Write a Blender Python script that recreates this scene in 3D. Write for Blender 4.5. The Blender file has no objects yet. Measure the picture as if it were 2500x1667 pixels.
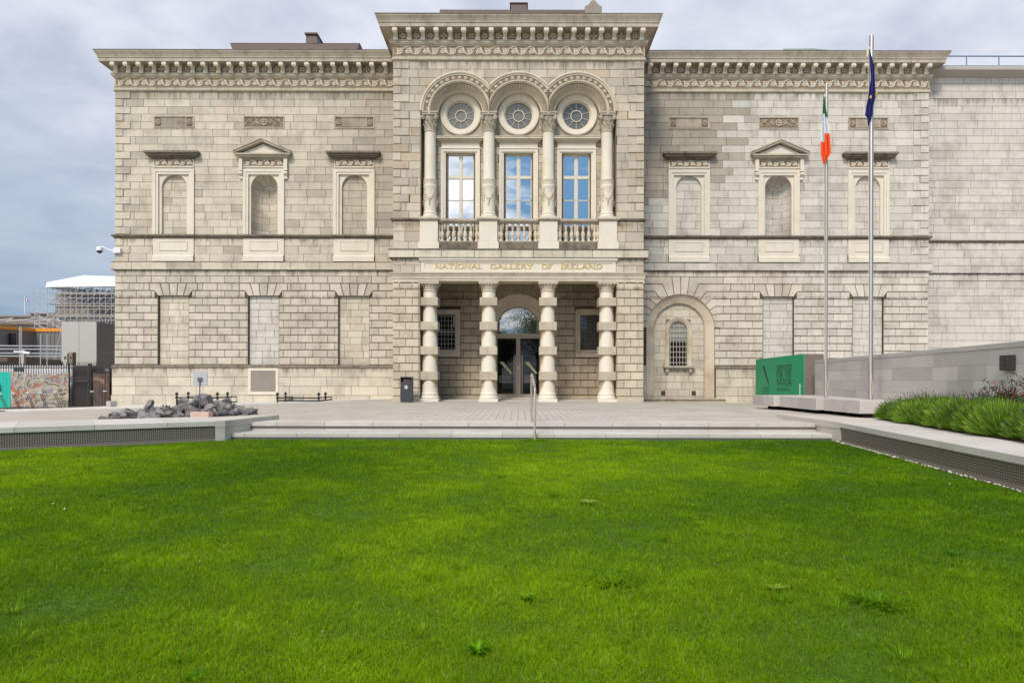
import bpy, math, random
import numpy as np
from mathutils import Vector, Matrix
random.seed(7); np.random.seed(7)
SC = bpy.context.scene
COL = SC.collection
R = math.radians
FOC = 1667.0; CD = 30.3; CZ = 0.98; CX = 1265.0; CY = 927.0
# ------------------------------------------------------------------ camera
cam_d = bpy.data.cameras.new("camera"); cam = bpy.data.objects.new("camera", cam_d); COL.objects.link(cam)
cam_d.sensor_width = 36; cam_d.lens = 36 * FOC / 2500
cam_d.shift_x = -(CX - 1250) / 2500; cam_d.shift_y = (CY - 833.5) / 2500
cam_d.clip_start = 0.1; cam_d.clip_end = 3000
cam.matrix_world = Matrix.Translation((0, -CD, CZ)) @ Matrix.Rotation(R(90), 4, 'X') @ Matrix.Rotation(R(0.11), 4, 'Z')
SC.camera = cam
# ------------------------------------------------------------------ world
SUN = Vector((-0.26, -0.88, 0.98)).normalized()
w = bpy.data.worlds.new("World"); SC.world = w; w.use_nodes = True
nt = w.node_tree; nt.nodes.clear()
def N(nt, t, **k):
    n = nt.nodes.new(t)
    for a, b in k.items(): setattr(n, a, b)
    return n
out = N(nt, 'ShaderNodeOutputWorld'); bg = N(nt, 'ShaderNodeBackground'); bg.inputs[1].default_value = 0.13
sky = N(nt, 'ShaderNodeTexSky'); sky.sky_type = 'NISHITA'; sky.sun_disc = False
sky.sun_elevation = math.asin(SUN.z); sky.sun_rotation = math.atan2(SUN.x, SUN.y)
sky.air_density = 1.3; sky.dust_density = 1.5
tc = N(nt, 'ShaderNodeTexCoord'); sep = N(nt, 'ShaderNodeSeparateXYZ'); nt.links.new(tc.outputs['Generated'], sep.inputs[0])
def M(op, a, b=None, c=None, clamp=False, nt=nt):
    n = N(nt, 'ShaderNodeMath', operation=op); n.use_clamp = clamp
    for i, v in enumerate((a, b, c)):
        if v is None: continue
        if isinstance(v, (int, float)): n.inputs[i].default_value = v
        else: nt.links.new(v, n.inputs[i])
    return n.outputs[0]
zc = M('MAXIMUM', sep.outputs[2], 0.0); den = M('ADD', zc, 0.22)
cv = N(nt, 'ShaderNodeCombineXYZ')
nt.links.new(M('DIVIDE', sep.outputs[0], den), cv.inputs[0]); nt.links.new(M('DIVIDE', sep.outputs[1], den), cv.inputs[1])
nz = N(nt, 'ShaderNodeTexNoise'); nz.inputs['Scale'].default_value = 1.5; nz.inputs['Detail'].default_value = 5; nz.inputs['Roughness'].default_value = .5
nt.links.new(cv.outputs[0], nz.inputs['Vector'])
nz2 = N(nt, 'ShaderNodeTexNoise'); nz2.inputs['Scale'].default_value = 4.2; nz2.inputs['Detail'].default_value = 6; nz2.inputs['Roughness'].default_value = .55; nz2.inputs['Distortion'].default_value = .25
nt.links.new(cv.outputs[0], nz2.inputs['Vector'])
# soft overcast ahead (+Y), broken cumulus behind (-Y)
front = M('MULTIPLY_ADD', nz.outputs[0], 0.9, 0.14)
front = M('ADD', front, M('MULTIPLY', zc, 1.5)); front = M('ADD', front, M('MULTIPLY', sep.outputs[0], .38), clamp=True)
back = M('MULTIPLY_ADD', nz2.outputs[0], 3.8, -1.62); back = M('SUBTRACT', back, M('MULTIPLY', sep.outputs[0], 7.5)); back = M('ADD', back, M('MULTIPLY_ADD', zc, -7.5, 1.0, clamp=True), clamp=True)
isb = M('MULTIPLY_ADD', sep.outputs[1], -4.0, 0.3, clamp=True)
fm = N(nt, 'ShaderNodeMix'); fm.data_type = 'FLOAT'; nt.links.new(isb, fm.inputs[0]); nt.links.new(front, fm.inputs[2]); nt.links.new(back, fm.inputs[3])
ccol = N(nt, 'ShaderNodeMix'); ccol.data_type = 'RGBA'; nt.links.new(M('MULTIPLY_ADD', nz2.outputs[0], 1.9, -.4, clamp=True), ccol.inputs[0])
ccol.inputs[6].default_value = (2.7, 3.05, 3.95, 1); ccol.inputs[7].default_value = (5.3, 5.4, 5.9, 1)
ccb = N(nt, 'ShaderNodeMix'); ccb.data_type = 'RGBA'; nt.links.new(isb, ccb.inputs[0]); nt.links.new(ccol.outputs[2], ccb.inputs[6])
cb2 = N(nt, 'ShaderNodeMix'); cb2.data_type = 'RGBA'; nt.links.new(M('MULTIPLY_ADD', nz2.outputs[0], 4.0, -1.5, clamp=True), cb2.inputs[0]); cb2.inputs[6].default_value = (6.4, 6.8, 7.6, 1); cb2.inputs[7].default_value = (10.2, 10.0, 9.9, 1); nt.links.new(cb2.outputs[2], ccb.inputs[7])
mixs = N(nt, 'ShaderNodeMix'); mixs.data_type = 'RGBA'; nt.links.new(fm.outputs[0], mixs.inputs[0]); bm = N(nt, 'ShaderNodeMix'); bm.data_type = 'RGBA'; nt.links.new(M('MULTIPLY', isb, M('MULTIPLY_ADD', zc, -2.5, 1.9, clamp=True)), bm.inputs[0]); nt.links.new(sky.outputs[0], bm.inputs[6]); bm.inputs[7].default_value = (1.25, 2.6, 4.4, 1)
nt.links.new(bm.outputs[2], mixs.inputs[6]); nt.links.new(ccb.outputs[2], mixs.inputs[7])
# darker blue-grey rain cloud low on the left of the view
lowl = M('MULTIPLY_ADD', zc, -2.6, 1.05, clamp=True); lowl = M('MULTIPLY', lowl, M('MULTIPLY_ADD', sep.outputs[0], -2.2, -.35, clamp=True)); lowl = M('MULTIPLY', lowl, M('SUBTRACT', 1.0, isb)); lowl = M('MULTIPLY', lowl, M('MULTIPLY_ADD', nz.outputs[0], 1.4, .25), clamp=True)
dcol = N(nt, 'ShaderNodeMix'); dcol.data_type = 'RGBA'; nt.links.new(M('MULTIPLY', zc, 5.5, clamp=True), dcol.inputs[0]); dcol.inputs[6].default_value = (.75, 1.75, 2.9, 1); dcol.inputs[7].default_value = (1.75, 2.2, 3.1, 1)
mix2 = N(nt, 'ShaderNodeMix'); mix2.data_type = 'RGBA'; nt.links.new(lowl, mix2.inputs[0]); nt.links.new(mixs.outputs[2], mix2.inputs[6]); nt.links.new(dcol.outputs[2], mix2.inputs[7])
nt.links.new(mix2.outputs[2], bg.inputs[0]); nt.links.new(bg.outputs[0], out.inputs[0])
# ------------------------------------------------------------------ sun
sd = bpy.data.lights.new("sun", 'SUN'); sd.energy = 2.1; sd.angle = R(13); sd.color = (1.0, 0.94, 0.86)
so = bpy.data.objects.new("sun", sd); COL.objects.link(so); so.rotation_euler = SUN.to_track_quat('Z', 'Y').to_euler(); so.location = (-10, -20, 30)
SC.view_settings.view_transform = 'Standard'; SC.view_settings.look = 'None'; SC.view_settings.exposure = 0.38; SC.view_settings.gamma = 1
SC.render.resolution_x = 1024; SC.render.resolution_y = 682
# ------------------------------------------------------------------ helpers
def WX(px, Y, py=927): return (px - CX) * (CD + Y) / FOC          # photo measurement to metres at depth Y
def WZ(py, Y, px=CX): return CZ - (py - .0019 * (px - CX) - CY) * (CD + Y) / FOC
def empty(name, loc=(0, 0, 0), rz=0, label=None, cat=None, group=None):
    o = bpy.data.objects.new(name, None); COL.objects.link(o); o.location = loc; o.rotation_euler[2] = rz; o.empty_display_size = .2
    tag(o, label, cat, group); return o
def tag(o, label=None, cat=None, group=None, kind=None):
    if label: o["label"] = label
    if cat: o["category"] = cat
    if group: o["group"] = group
    if kind: o["kind"] = kind
    return o
class MB:
    def __init__(s, col=(1, 1, 1)): s.v = []; s.f = []; s.c = []; s.col = col; s.xf = None
    def vt(s, p):
        if s.xf: p = s.xf(p)
        s.v.append((p[0], p[1], p[2])); return len(s.v) - 1
    def face(s, pts, col=None):
        s.f.append([s.vt(p) for p in pts]); s.c.append(col or s.col)
    def fi(s, idx, col=None): s.f.append(list(idx)); s.c.append(col or s.col)
    def box(s, x0, x1, y0, y1, z0, z1, col=None):
        i = [s.vt(p) for p in ((x0, y0, z0), (x1, y0, z0), (x1, y1, z0), (x0, y1, z0), (x0, y0, z1), (x1, y0, z1), (x1, y1, z1), (x0, y1, z1))]
        for q in ((0, 1, 5, 4), (1, 2, 6, 5), (2, 3, 7, 6), (3, 0, 4, 7), (4, 5, 6, 7), (3, 2, 1, 0)): s.fi([i[k] for k in q], col)
    def bbox(s, x0, x1, y0, y1, z0, z1, c=.01, col=None):
        # box whose front (low y) edges are chamfered
        s.slab([(x0, z0), (x1, z0), (x1, z1), (x0, z1)], y0, y1, c, col)
        a = c
        s.face([(x0, y1, z0), (x0, y1, z1), (x1, y1, z1), (x1, y1, z0)], col)
    def slab(s, poly, y0, y1, c=.01, col=None):
        # polygon (x,z) counter-clockwise seen from -y; front face at y0 inset by c, sides back to y1
        n = len(poly); ins = []
        for i in range(n):
            a = poly[i - 1]; b = poly[i]; d = poly[(i + 1) % n]
            e1 = (b[0] - a[0], b[1] - a[1]); e2 = (d[0] - b[0], d[1] - b[1])
            l1 = math.hypot(*e1) or 1e-9; l2 = math.hypot(*e2) or 1e-9
            n1 = (-e1[1] / l1, e1[0] / l1); n2 = (-e2[1] / l2, e2[0] / l2)
            m = (n1[0] + n2[0], n1[1] + n2[1]); q = m[0] * n1[0] + m[1] * n1[1]
            k = c / max(q, .45); ins.append((b[0] + m[0] * k, b[1] + m[1] * k))
        F = [s.vt((p[0], y0, p[1])) for p in ins]; E = [s.vt((p[0], y0 + c, p[1])) for p in poly]; B = [s.vt((p[0], y1, p[1])) for p in poly]
        s.fi(F, col)
        for i in range(n):
            j = (i + 1) % n
            s.fi([F[j], F[i], E[i], E[j]], col); s.fi([E[j], E[i], B[i], B[j]], col)
    def lathe(s, cx, cy, prof, seg=20, a0=0, a1=2 * math.pi, col=None, cap=False):
        full = abs(a1 - a0 - 2 * math.pi) < 1e-6; m = seg if full else seg + 1; rings = []
        for r, z in prof: rings.append([s.vt((cx + r * math.cos(a0 + (a1 - a0) * k / seg), cy + r * math.sin(a0 + (a1 - a0) * k / seg), z)) for k in range(m)])
        for a, b in zip(rings, rings[1:]):
            for k in range(seg):
                j = (k + 1) % m; s.fi([a[k], a[j], b[j], b[k]], col)
        if cap: s.fi(rings[-1], col); s.fi(rings[0][::-1], col)
    def tube(s, pts, r, seg=6, col=None, cap=True, r2=None, flat=None):
        pts = [Vector(p) for p in pts]; rings = []; n = len(pts)
        for i, p in enumerate(pts):
            t = (pts[min(i + 1, n - 1)] - pts[max(i - 1, 0)]); t = t.normalized() if t.length > 0 else Vector((0, 0, 1))
            up = Vector((0, 1, 0)) if abs(t.y) < .9 else Vector((0, 0, 1))
            a = t.cross(up).normalized(); b = t.cross(a).normalized(); rr = r if r2 is None else r + (r2 - r) * i / max(n - 1, 1)
            fl = flat or 1
            rings.append([s.vt(p + a * math.cos(6.2832 * k / seg) * rr + b * math.sin(6.2832 * k / seg) * rr * fl) for k in range(seg)])
        for a, b in zip(rings, rings[1:]):
            for k in range(seg): s.fi([a[k], a[(k + 1) % seg], b[(k + 1) % seg], b[k]], col)
        if cap: s.fi(rings[0][::-1], col); s.fi(rings[-1], col)
    def sweep(s, path, prof, col=None, caps=True):
        # path: (x,y) points, outward = left-hand... side given by right normal; prof: (out,z)
        n = len(path); rows = []
        nr = []
        for a, b in zip(path, path[1:]):
            d = Vector((b[0] - a[0], b[1] - a[1])).normalized(); nr.append(Vector((d.y, -d.x)))
        for i, p in enumerate(path):
            if i == 0: m = nr[0]; k = 1
            elif i == n - 1: m = nr[-1]; k = 1
            else: m = (nr[i - 1] + nr[i]); m.normalize(); k = 1 / m.dot(nr[i])
            rows.append([s.vt((p[0] + m.x * k * o, p[1] + m.y * k * o, z)) for o, z in prof])
        for a, b in zip(rows, rows[1:]):
            for k in range(len(prof) - 1): s.fi([a[k], b[k], b[k + 1], a[k + 1]], col)
        if caps: s.fi(rows[0], col); s.fi(rows[-1][::-1], col)
    def build(s, name, mat, parent=None, smooth=False, loc=None, link=True):
        me = bpy.data.meshes.new(name); me.from_pydata(s.v, [], s.f)
        ca = me.color_attributes.new("stone", 'FLOAT_COLOR', 'CORNER')
        ln = np.array([len(f) for f in s.f]); cc = np.array([(c[0], c[1], c[2], 1.0) for c in s.c], dtype=np.float32).reshape(-1, 4)
        ca.data.foreach_set("color", np.repeat(cc, ln, axis=0).ravel())
        me.materials.append(mat)
        if smooth: me.shade_smooth(); 
        me.update()
        o = bpy.data.objects.new(name, me)
        if smooth:
            try: me.set_sharp_from_angle(angle=R(42))
            except Exception: pass
        COL.objects.link(o)
        if loc: o.location = loc
        if parent: o.parent = parent
        return o
def build_split(mb, name, m, parent, key, smooth=False):
    gr = {}
    for f, c in zip(mb.f, mb.c):
        n = len(f); k = key(sum(mb.v[i][0] for i in f) / n, sum(mb.v[i][1] for i in f) / n); gr.setdefault(k, []).append((f, c))
    for k in sorted(gr):
        b = MB(); mp = {}
        for f, c in gr[k]:
            ids = []
            for i in f:
                if i not in mp: mp[i] = len(b.v); b.v.append(mb.v[i])
                ids.append(mp[i])
            b.f.append(ids); b.c.append(c)
        b.build(name, m, parent, smooth)
def inst(src, loc, parent=None, rz=None):
    o = src.copy(); COL.objects.link(o); o.location = loc
    if rz is not None: o.rotation_euler[2] = rz
    if parent: o.parent = parent
    return o
def copy_tree(o, parent=None):
    c = o.copy(); COL.objects.link(c)
    if parent: c.parent = parent
    for ch in list(o.children): copy_tree(ch, c)
    return c
# ------------------------------------------------------------------ materials
def mat(name, col=(1, 1, 1), rough=.7, metal=0, attr=False, grain=0, gscale=60, stain=0, sscale=.5, bump=0, bscale=None, streak=0, ledges=None, spec=.5, coord='Object', stretch=None, stcol=(.12, .085, .05)):
    m = bpy.data.materials.new(name); m.use_nodes = True; t = m.node_tree; b = t.nodes['Principled BSDF']
    b.inputs['Roughness'].default_value = rough; b.inputs['Metallic'].default_value = metal; b.inputs['Specular IOR Level'].default_value = spec
    tcn = N(t, 'ShaderNodeNewGeometry'); L = t.links.new
    pos = tcn.outputs['Position']
    if attr:
        a = N(t, 'ShaderNodeAttribute'); a.attribute_name = 'stone'; mulc = N(t, 'ShaderNodeMix'); mulc.data_type = 'RGBA'; mulc.blend_type = 'MULTIPLY'; mulc.inputs[0].default_value = 1
        L(a.outputs['Color'], mulc.inputs[6]); mulc.inputs[7].default_value = (*col, 1); cur = mulc.outputs[2]
    else:
        c = N(t, 'ShaderNodeRGB'); c.outputs[0].default_value = (*col, 1); cur = c.outputs[0]
    def noise(sc, det=3, vec=None, rough=.6):
        n = N(t, 'ShaderNodeTexNoise'); n.inputs['Scale'].default_value = sc; n.inputs['Detail'].default_value = det; n.inputs['Roughness'].default_value = rough
        L(vec or pos, n.inputs['Vector']); return n.outputs[0]
    def scale_by(cur, fac):
        mm = N(t, 'ShaderNodeMix'); mm.data_type = 'RGBA'; mm.blend_type = 'MULTIPLY'; mm.inputs[0].default_value = 1
        cb = N(t, 'ShaderNodeCombineXYZ')
        for i in range(3): L(fac, cb.inputs[i])
        L(cur, mm.inputs[6]); L(cb.outputs[0], mm.inputs[7]); return mm.outputs[2]
    if grain:
        g = noise(gscale, 2, rough=.8); f = M('MULTIPLY_ADD', g, grain * 2, 1 - grain, nt=t); cur = scale_by(cur, f)
    if stain:
        vv = pos
        g = noise(sscale, 6, vec=vv, rough=.65); rp = N(t, 'ShaderNodeMapRange'); rp.inputs[1].default_value = .48; rp.inputs[2].default_value = .72; L(g, rp.inputs[0])
        mm = N(t, 'ShaderNodeMix'); mm.data_type = 'RGBA'; L(M('MULTIPLY', rp.outputs[0], stain, nt=t), mm.inputs[0]); L(cur, mm.inputs[6]); mm.inputs[7].default_value = (*stcol, 1); cur = mm.outputs[2]
    if streak:
        mp = N(t, 'ShaderNodeMapping'); mp.inputs['Scale'].default_value = (5.5, 5.5, .5); L(pos, mp.inputs[0])
        g = noise(1.0, 5, vec=mp.outputs[0], rough=.7); rp = N(t, 'ShaderNodeMapRange'); rp.inputs[1].default_value = .52; rp.inputs[2].default_value = .75; L(g, rp.inputs[0])
        mm = N(t, 'ShaderNodeMix'); mm.data_type = 'RGBA'; L(M('MULTIPLY', rp.outputs[0], streak, nt=t), mm.inputs[0]); L(cur, mm.inputs[6]); mm.inputs[7].default_value = (*stcol, 1); cur = mm.outputs[2]
    if ledges:      # run-off drips left by the ledges
        sz_ = N(t, 'ShaderNodeSeparateXYZ'); L(pos, sz_.inputs[0]); mp = N(t, 'ShaderNodeMapping'); mp.inputs['Scale'].default_value = (4.5, 4.5, .35); L(pos, mp.inputs[0]); g = noise(1.0, 4, vec=mp.outputs[0], rough=.75); acc = None
        for zl, dep in ledges:
            d_ = M('SUBTRACT', zl, sz_.outputs[2], nt=t); m_ = M('MULTIPLY', M('SUBTRACT', 1.0, M('DIVIDE', d_, dep, nt=t), nt=t, clamp=True), M('GREATER_THAN', d_, 0.0, nt=t), nt=t); acc = m_ if acc is None else M('MAXIMUM', acc, m_, nt=t)
        th = M('MULTIPLY', M('SUBTRACT', M('ADD', g, M('MULTIPLY', acc, .30, nt=t), nt=t), .66, nt=t), 5.0, nt=t, clamp=True); th = M('MULTIPLY', th, M('MULTIPLY', acc, 1.6, nt=t, clamp=True), nt=t)
        mm = N(t, 'ShaderNodeMix'); mm.data_type = 'RGBA'; L(M('MULTIPLY', th, .62, nt=t), mm.inputs[0]); L(cur, mm.inputs[6]); mm.inputs[7].default_value = (.09, .07, .05, 1); cur = mm.outputs[2]
    L(cur, b.inputs['Base Color'])
    if bump:
        bn = N(t, 'ShaderNodeBump'); bn.inputs['Strength'].default_value = min(1, bump); bn.inputs['Distance'].default_value = .01
        L(noise(bscale or gscale * .6, 4), bn.inputs['Height']); L(bn.outputs[0], b.inputs['Normal'])
    return m
M_ash = mat("ashlar_stone", attr=True, grain=.34, gscale=45, stain=.5, sscale=.9, streak=.42, ledges=[(15.1, .7), (7.92, .5), (6.36, .3), (1.56, .5)], bump=.5, bscale=30, rough=.9, stcol=(.20, .16, .115))
M_rus = mat("rusticated_stone", attr=True, grain=.36, gscale=42, stain=.48, sscale=1.0, streak=.38, ledges=[(6.34, .55), (5.08, .3)], bump=.7, bscale=26, rough=.92, stcol=(.19, .145, .095))
M_joint = mat("mortar_joint", (.10, .072, .046), rough=.95, grain=.3)
M_carve = mat("carved_limestone", (.58, .51, .39), rough=.85, grain=.1, gscale=30, stain=.45, sscale=1.4, streak=.3, bump=.3, stcol=(.27, .20, .125))
M_corn = mat("weathered_cornice_stone", (.46, .40, .305), rough=.88, grain=.12, gscale=30, stain=.6, sscale=1.3, streak=.55, bump=.4, stcol=(.17, .13, .085))
M_dirty = mat("dark_weathered_ledge", (.20, .165, .12), rough=.95, grain=.3, gscale=20, stain=.8, sscale=3, streak=.7, bump=.6, stcol=(.05, .04, .03))
M_cream = mat("smooth_cream_stone", (.68, .615, .50), rough=.8, grain=.07, gscale=30, stain=.22, sscale=1.2, streak=.12, stcol=(.36, .27, .165))
M_slate = mat("dark_slate", (.045, .038, .04), rough=.7, grain=.3)
M_vent = mat("brown_metal_cladding", (.12, .075, .06), rough=.5)
M_winframe = mat("painted_window_frame", (.62, .56, .46), rough=.5)
M_iron = mat("black_iron", (.02, .017, .016), rough=.5)
M_grille = mat("white_painted_grille", (.5, .45, .38), rough=.6)
M_gold = mat("gilded_letters", (.62, .47, .22), rough=.4, metal=.35)
M_gran = mat("pale_granite", rough=.75, attr=True, grain=.34, gscale=70, stain=.38, sscale=1.1, bump=.3, stcol=(.3, .27, .22))
M_steel = mat("brushed_steel", (.42, .38, .34), rough=.32, metal=.85)
M_rail = mat("satin_steel_rail", (.50, .44, .38), rough=.4, metal=.5)
M_bronze = mat("bronze", (.10, .07, .045), rough=.45, metal=.5)
M_attr = mat("painted", (1, 1, 1), attr=True, rough=.6)
M_dark = mat("dark_void", (.008, .007, .006), rough=.9)
M_recess = mat("shaded_soiled_ground", (.235, .165, .095), rough=.95, grain=.25, gscale=12, stain=.4, sscale=3, stcol=(.08, .055, .035))  # brown ground: shadow behind the carving painted into the colour, along with dirt
M_rock = mat("dark_limestone", attr=True, rough=.85, grain=.35, gscale=14, stain=.6, sscale=7, bump=1, bscale=18, stcol=(.34, .32, .30))
def glass_mat(name, refl=.6, base=(.01, .012, .015), rough=.01, tint=(1, 1, 1)):
    m = bpy.data.materials.new(name); m.use_nodes = True; t = m.node_tree; t.nodes.clear(); o = N(t, 'ShaderNodeOutputMaterial'); mx = N(t, 'ShaderNodeMixShader')
    g = N(t, 'ShaderNodeBsdfGlossy'); g.inputs['Roughness'].default_value = rough; g.inputs['Color'].default_value = (*tint, 1)
    d = N(t, 'ShaderNodeBsdfDiffuse'); d.inputs['Color'].default_value = (*base, 1); mx.inputs[0].default_value = refl
    bp = N(t, 'ShaderNodeBump'); bp.inputs['Strength'].default_value = .05; bp.inputs['Distance'].default_value = .02
    nn = N(t, 'ShaderNodeTexNoise'); nn.inputs['Scale'].default_value = 1.1; ge = N(t, 'ShaderNodeNewGeometry'); t.links.new(ge.outputs['Position'], nn.inputs[0]); t.links.new(nn.outputs[0], bp.inputs['Height']); t.links.new(bp.outputs[0], g.inputs['Normal'])
    t.links.new(d.outputs[0], mx.inputs[1]); t.links.new(g.outputs[0], mx.inputs[2]); t.links.new(mx.outputs[0], o.inputs[0]); return m
M_glass = glass_mat("reflecting_window_glass", .72)
M_glass_dim = glass_mat("round_window_glass", .06, (.14, .14, .125), .04)
M_glass_dark = glass_mat("dark_door_glass", .03, (.004, .004, .004))
M_glass_fan = glass_mat("fanlight_glass", .36, (.09, .10, .09))
# ================================================================== the gallery building
WY = 3.3                       # plane of the wings; the middle block stands at Y = 0
ZT = 15.10; ZS = 8.08; PC = .3695
BW = 5.56; LX = -19.84; RX = 20.17
PI = math.pi
bld = empty("gallery_building", (0, 0, 0), label="long pale granite gallery with projecting columned centre and gold lettering over its portico", cat="building")
_tone = None
def hsh(*a):
    random_ = random.Random(hash(a) & 0xffffffff); return random_
def tone(x, z, kind):
    r = random.random(); g = random.random()
    if kind == 'left':
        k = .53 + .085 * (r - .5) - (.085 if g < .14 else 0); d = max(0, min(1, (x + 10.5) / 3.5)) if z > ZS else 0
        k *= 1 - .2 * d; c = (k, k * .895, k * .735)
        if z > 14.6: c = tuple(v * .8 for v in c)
    elif kind == 'right':
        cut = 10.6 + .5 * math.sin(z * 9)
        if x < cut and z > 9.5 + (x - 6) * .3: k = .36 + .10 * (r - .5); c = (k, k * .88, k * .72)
        else: k = .54 + .10 * (r - .5) - (.08 if g < .15 else 0); c = (k, k * .94, k * .845)
    elif kind == 'mid': k = .46 + .15 * (r - .5); c = (k, k * .885, k * .72) if g > .1 else (k * 1.0, k * .82, k * .62)
    elif kind == 'rus': k = .50 + .12 * (r - .5); c = (k, k * .90, k * .76)
    elif kind == 'rusr':
        k = .55 + .12 * (r - .5); c = (k, k * .89, k * .75)
        if x > 13: c = (k, k * .92, k * .82)
    elif kind == 'pier': k = .50 + .12 * (r - .5); c = (k, k * .87, k * .68)
    elif kind == 'porch': k = .40 + .12 * (r - .5); c = (k, k * .83, k * .62)
    elif kind == 'plinth': k = .54 + .11 * (r - .5); c = (k, k * .90, k * .74)
    elif kind == 'annex': k = .54 + .07 * (r - .5); c = (k, k * .945, k * .865)
    return c
_t0 = tone
def tone(x, z, kind):
    c = _t0(x, z, kind); k = 1.08; return (c[0] * k, c[1] * k * .985, c[2] * k * .94)
def rect_minus(rects, holes):
    for h in holes:
        nw = []
        for (a, b, c, d) in rects:
            if h[0] >= b or h[1] <= a or h[2] >= d or h[3] <= c: nw.append((a, b, c, d)); continue
            if h[0] > a: nw.append((a, h[0], c, d))
            if h[1] < b: nw.append((h[1], b, c, d))
            A = max(a, h[0]); B = min(b, h[1])
            if h[2] > c: nw.append((A, B, c, h[2]))
            if h[3] < d: nw.append((A, B, h[3], d))
        rects = nw
    return rects
def courses(mb, x0, x1, z0, n, pitch, y, kind, wmin=.75, wmax=1.45, joint=.015, proud=.022, ch=.005, holes=(), regular=None, phase=0, curve=None):
    for i in range(n):
        a, b = z0 + i * pitch, z0 + (i + 1) * pitch
        x = x0; first = True
        while x < x1 - 1e-4:
            if regular: wd = regular * (.5 if first and (i + phase) % 2 else 1)
            else: wd = random.uniform(wmin, wmax) * (random.uniform(.4, 1) if first else 1)
            first = False
            e = min(x + wd, x1)
            if x1 - e < (.2 if not regular else .1): e = x1
            col = tone((x + e) / 2, (a + b) / 2, kind); j = joint / 2; jx = j * .5 if joint > .02 else j
            rs = rect_minus([(x + jx, e - jx, a + j, b - j)], [(h[0] - j, h[1] + j, h[2] - j, h[3] + j) for h in holes])
            for (p, q, c, d) in rs:
                if q - p < .03 or d - c < .03: continue
                if curve:
                    lo = [(p + (q - p) * k / 10, max(c, curve(p + (q - p) * k / 10) + j)) for k in range(11)]
                    if all(v[1] <= c + 1e-6 for v in lo): mb.slab([(p, c), (q, c), (q, d), (p, d)], y - proud, y + .05, ch, col)
                    else:
                        run = []
                        def flush(run):
                            if len(run) > 1:
                                poly = run + [(run[-1][0], d), (run[0][0], d)]
                                mb.slab(poly, y - proud, y + .05, min(ch, .004), col)
                        for v in lo:
                            if v[1] < d - .015: run.append(v)
                            else: flush(run); run = []
                        flush(run)
                else: mb.slab([(p, c), (q, c), (q, d), (p, d)], y - proud, y + .05, ch, col)
            x = e
def backing(mb, x0, x1, z0, z1, y, holes):
    for (a, b, c, d) in rect_minus([(x0, x1, z0, z1)], holes): mb.face([(a, y, c), (b, y, c), (b, y, d), (a, y, d)])
def arch_plate(mb, xc, zs, r, x0, x1, z0, z1, yf, yb, n=24, col=None, rz=None):
    # wall plate with a round-headed opening, plus its reveal back to yb
    mb.face([(x0, yf, z0), (xc - r, yf, z0), (xc - r, yf, z1), (x0, yf, z1)], col); mb.face([(xc + r, yf, z0), (x1, yf, z0), (x1, yf, z1), (xc + r, yf, z1)], col)
    pts = [(xc + r * math.cos(PI - PI * k / n), zs + r * math.sin(PI * k / n)) for k in range(n + 1)]
    for a, b in zip(pts, pts[1:]):
        mb.face([(a[0], yf, a[1]), (b[0], yf, b[1]), (b[0], yf, z1), (a[0], yf, z1)], col)
    pp = [(xc - r, z0)] + pts + [(xc + r, z0)]
    for a, b in zip(pp, pp[1:]): mb.face([(a[0], yf, a[1]), (a[0], yb, a[1]), (b[0], yb, b[1]), (b[0], yf, b[1])], col)
    for (xx, s_) in ((x0, 1), (x1, -1)): mb.face([(xx, yf, z0), (xx, yf, z1), (xx, yb, z1), (xx, yb, z0)], col)
    mb.face([(x0, yf, z1), (x1, yf, z1), (x1, yb, z1), (x0, yb, z1)], col)
def arc_band(mb, xc, zs, r0, y0, r1, y1, a0=0, a1=PI, n=28, legs=None, col=None, clip=None):
    def P(r, y, a):
        x = r * math.cos(a); 
        if clip:
            lo, hi = clip
            if x > hi: r2 = hi / math.cos(a); 
            elif x < lo: r2 = lo / math.cos(a)
            else: r2 = r
            r = r2
        return (xc + r * math.cos(a), y, zs + r * math.sin(a))
    for k in range(n):
        p, q = a0 + (a1 - a0) * k / n, a0 + (a1 - a0) * (k + 1) / n
        A, B, C, D = P(r0, y0, p), P(r1, y1, p), P(r1, y1, q), P(r0, y0, q)
        if (Vector(A) - Vector(B)).length < 1e-5 and (Vector(C) - Vector(D)).length < 1e-5: continue
        mb.face([A, B, C, D], col)
    if legs is not None:
        for s_ in (1, -1):
            q = [(xc + s_ * r0, y0, zs), (xc + s_ * r1, y1, zs), (xc + s_ * r1, y1, legs), (xc + s_ * r0, y0, legs)]
            mb.face(q if s_ < 0 else q[::-1], col)
def ring_profile(mb, xc, zs, prof, n=32, a0=0, a1=PI, legs=None, clip=None, col=None):
    for (ra, ya), (rb, yb) in zip(prof, prof[1:]): arc_band(mb, xc, zs, ra, ya, rb, yb, a0, a1, n, legs, col, clip)
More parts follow.
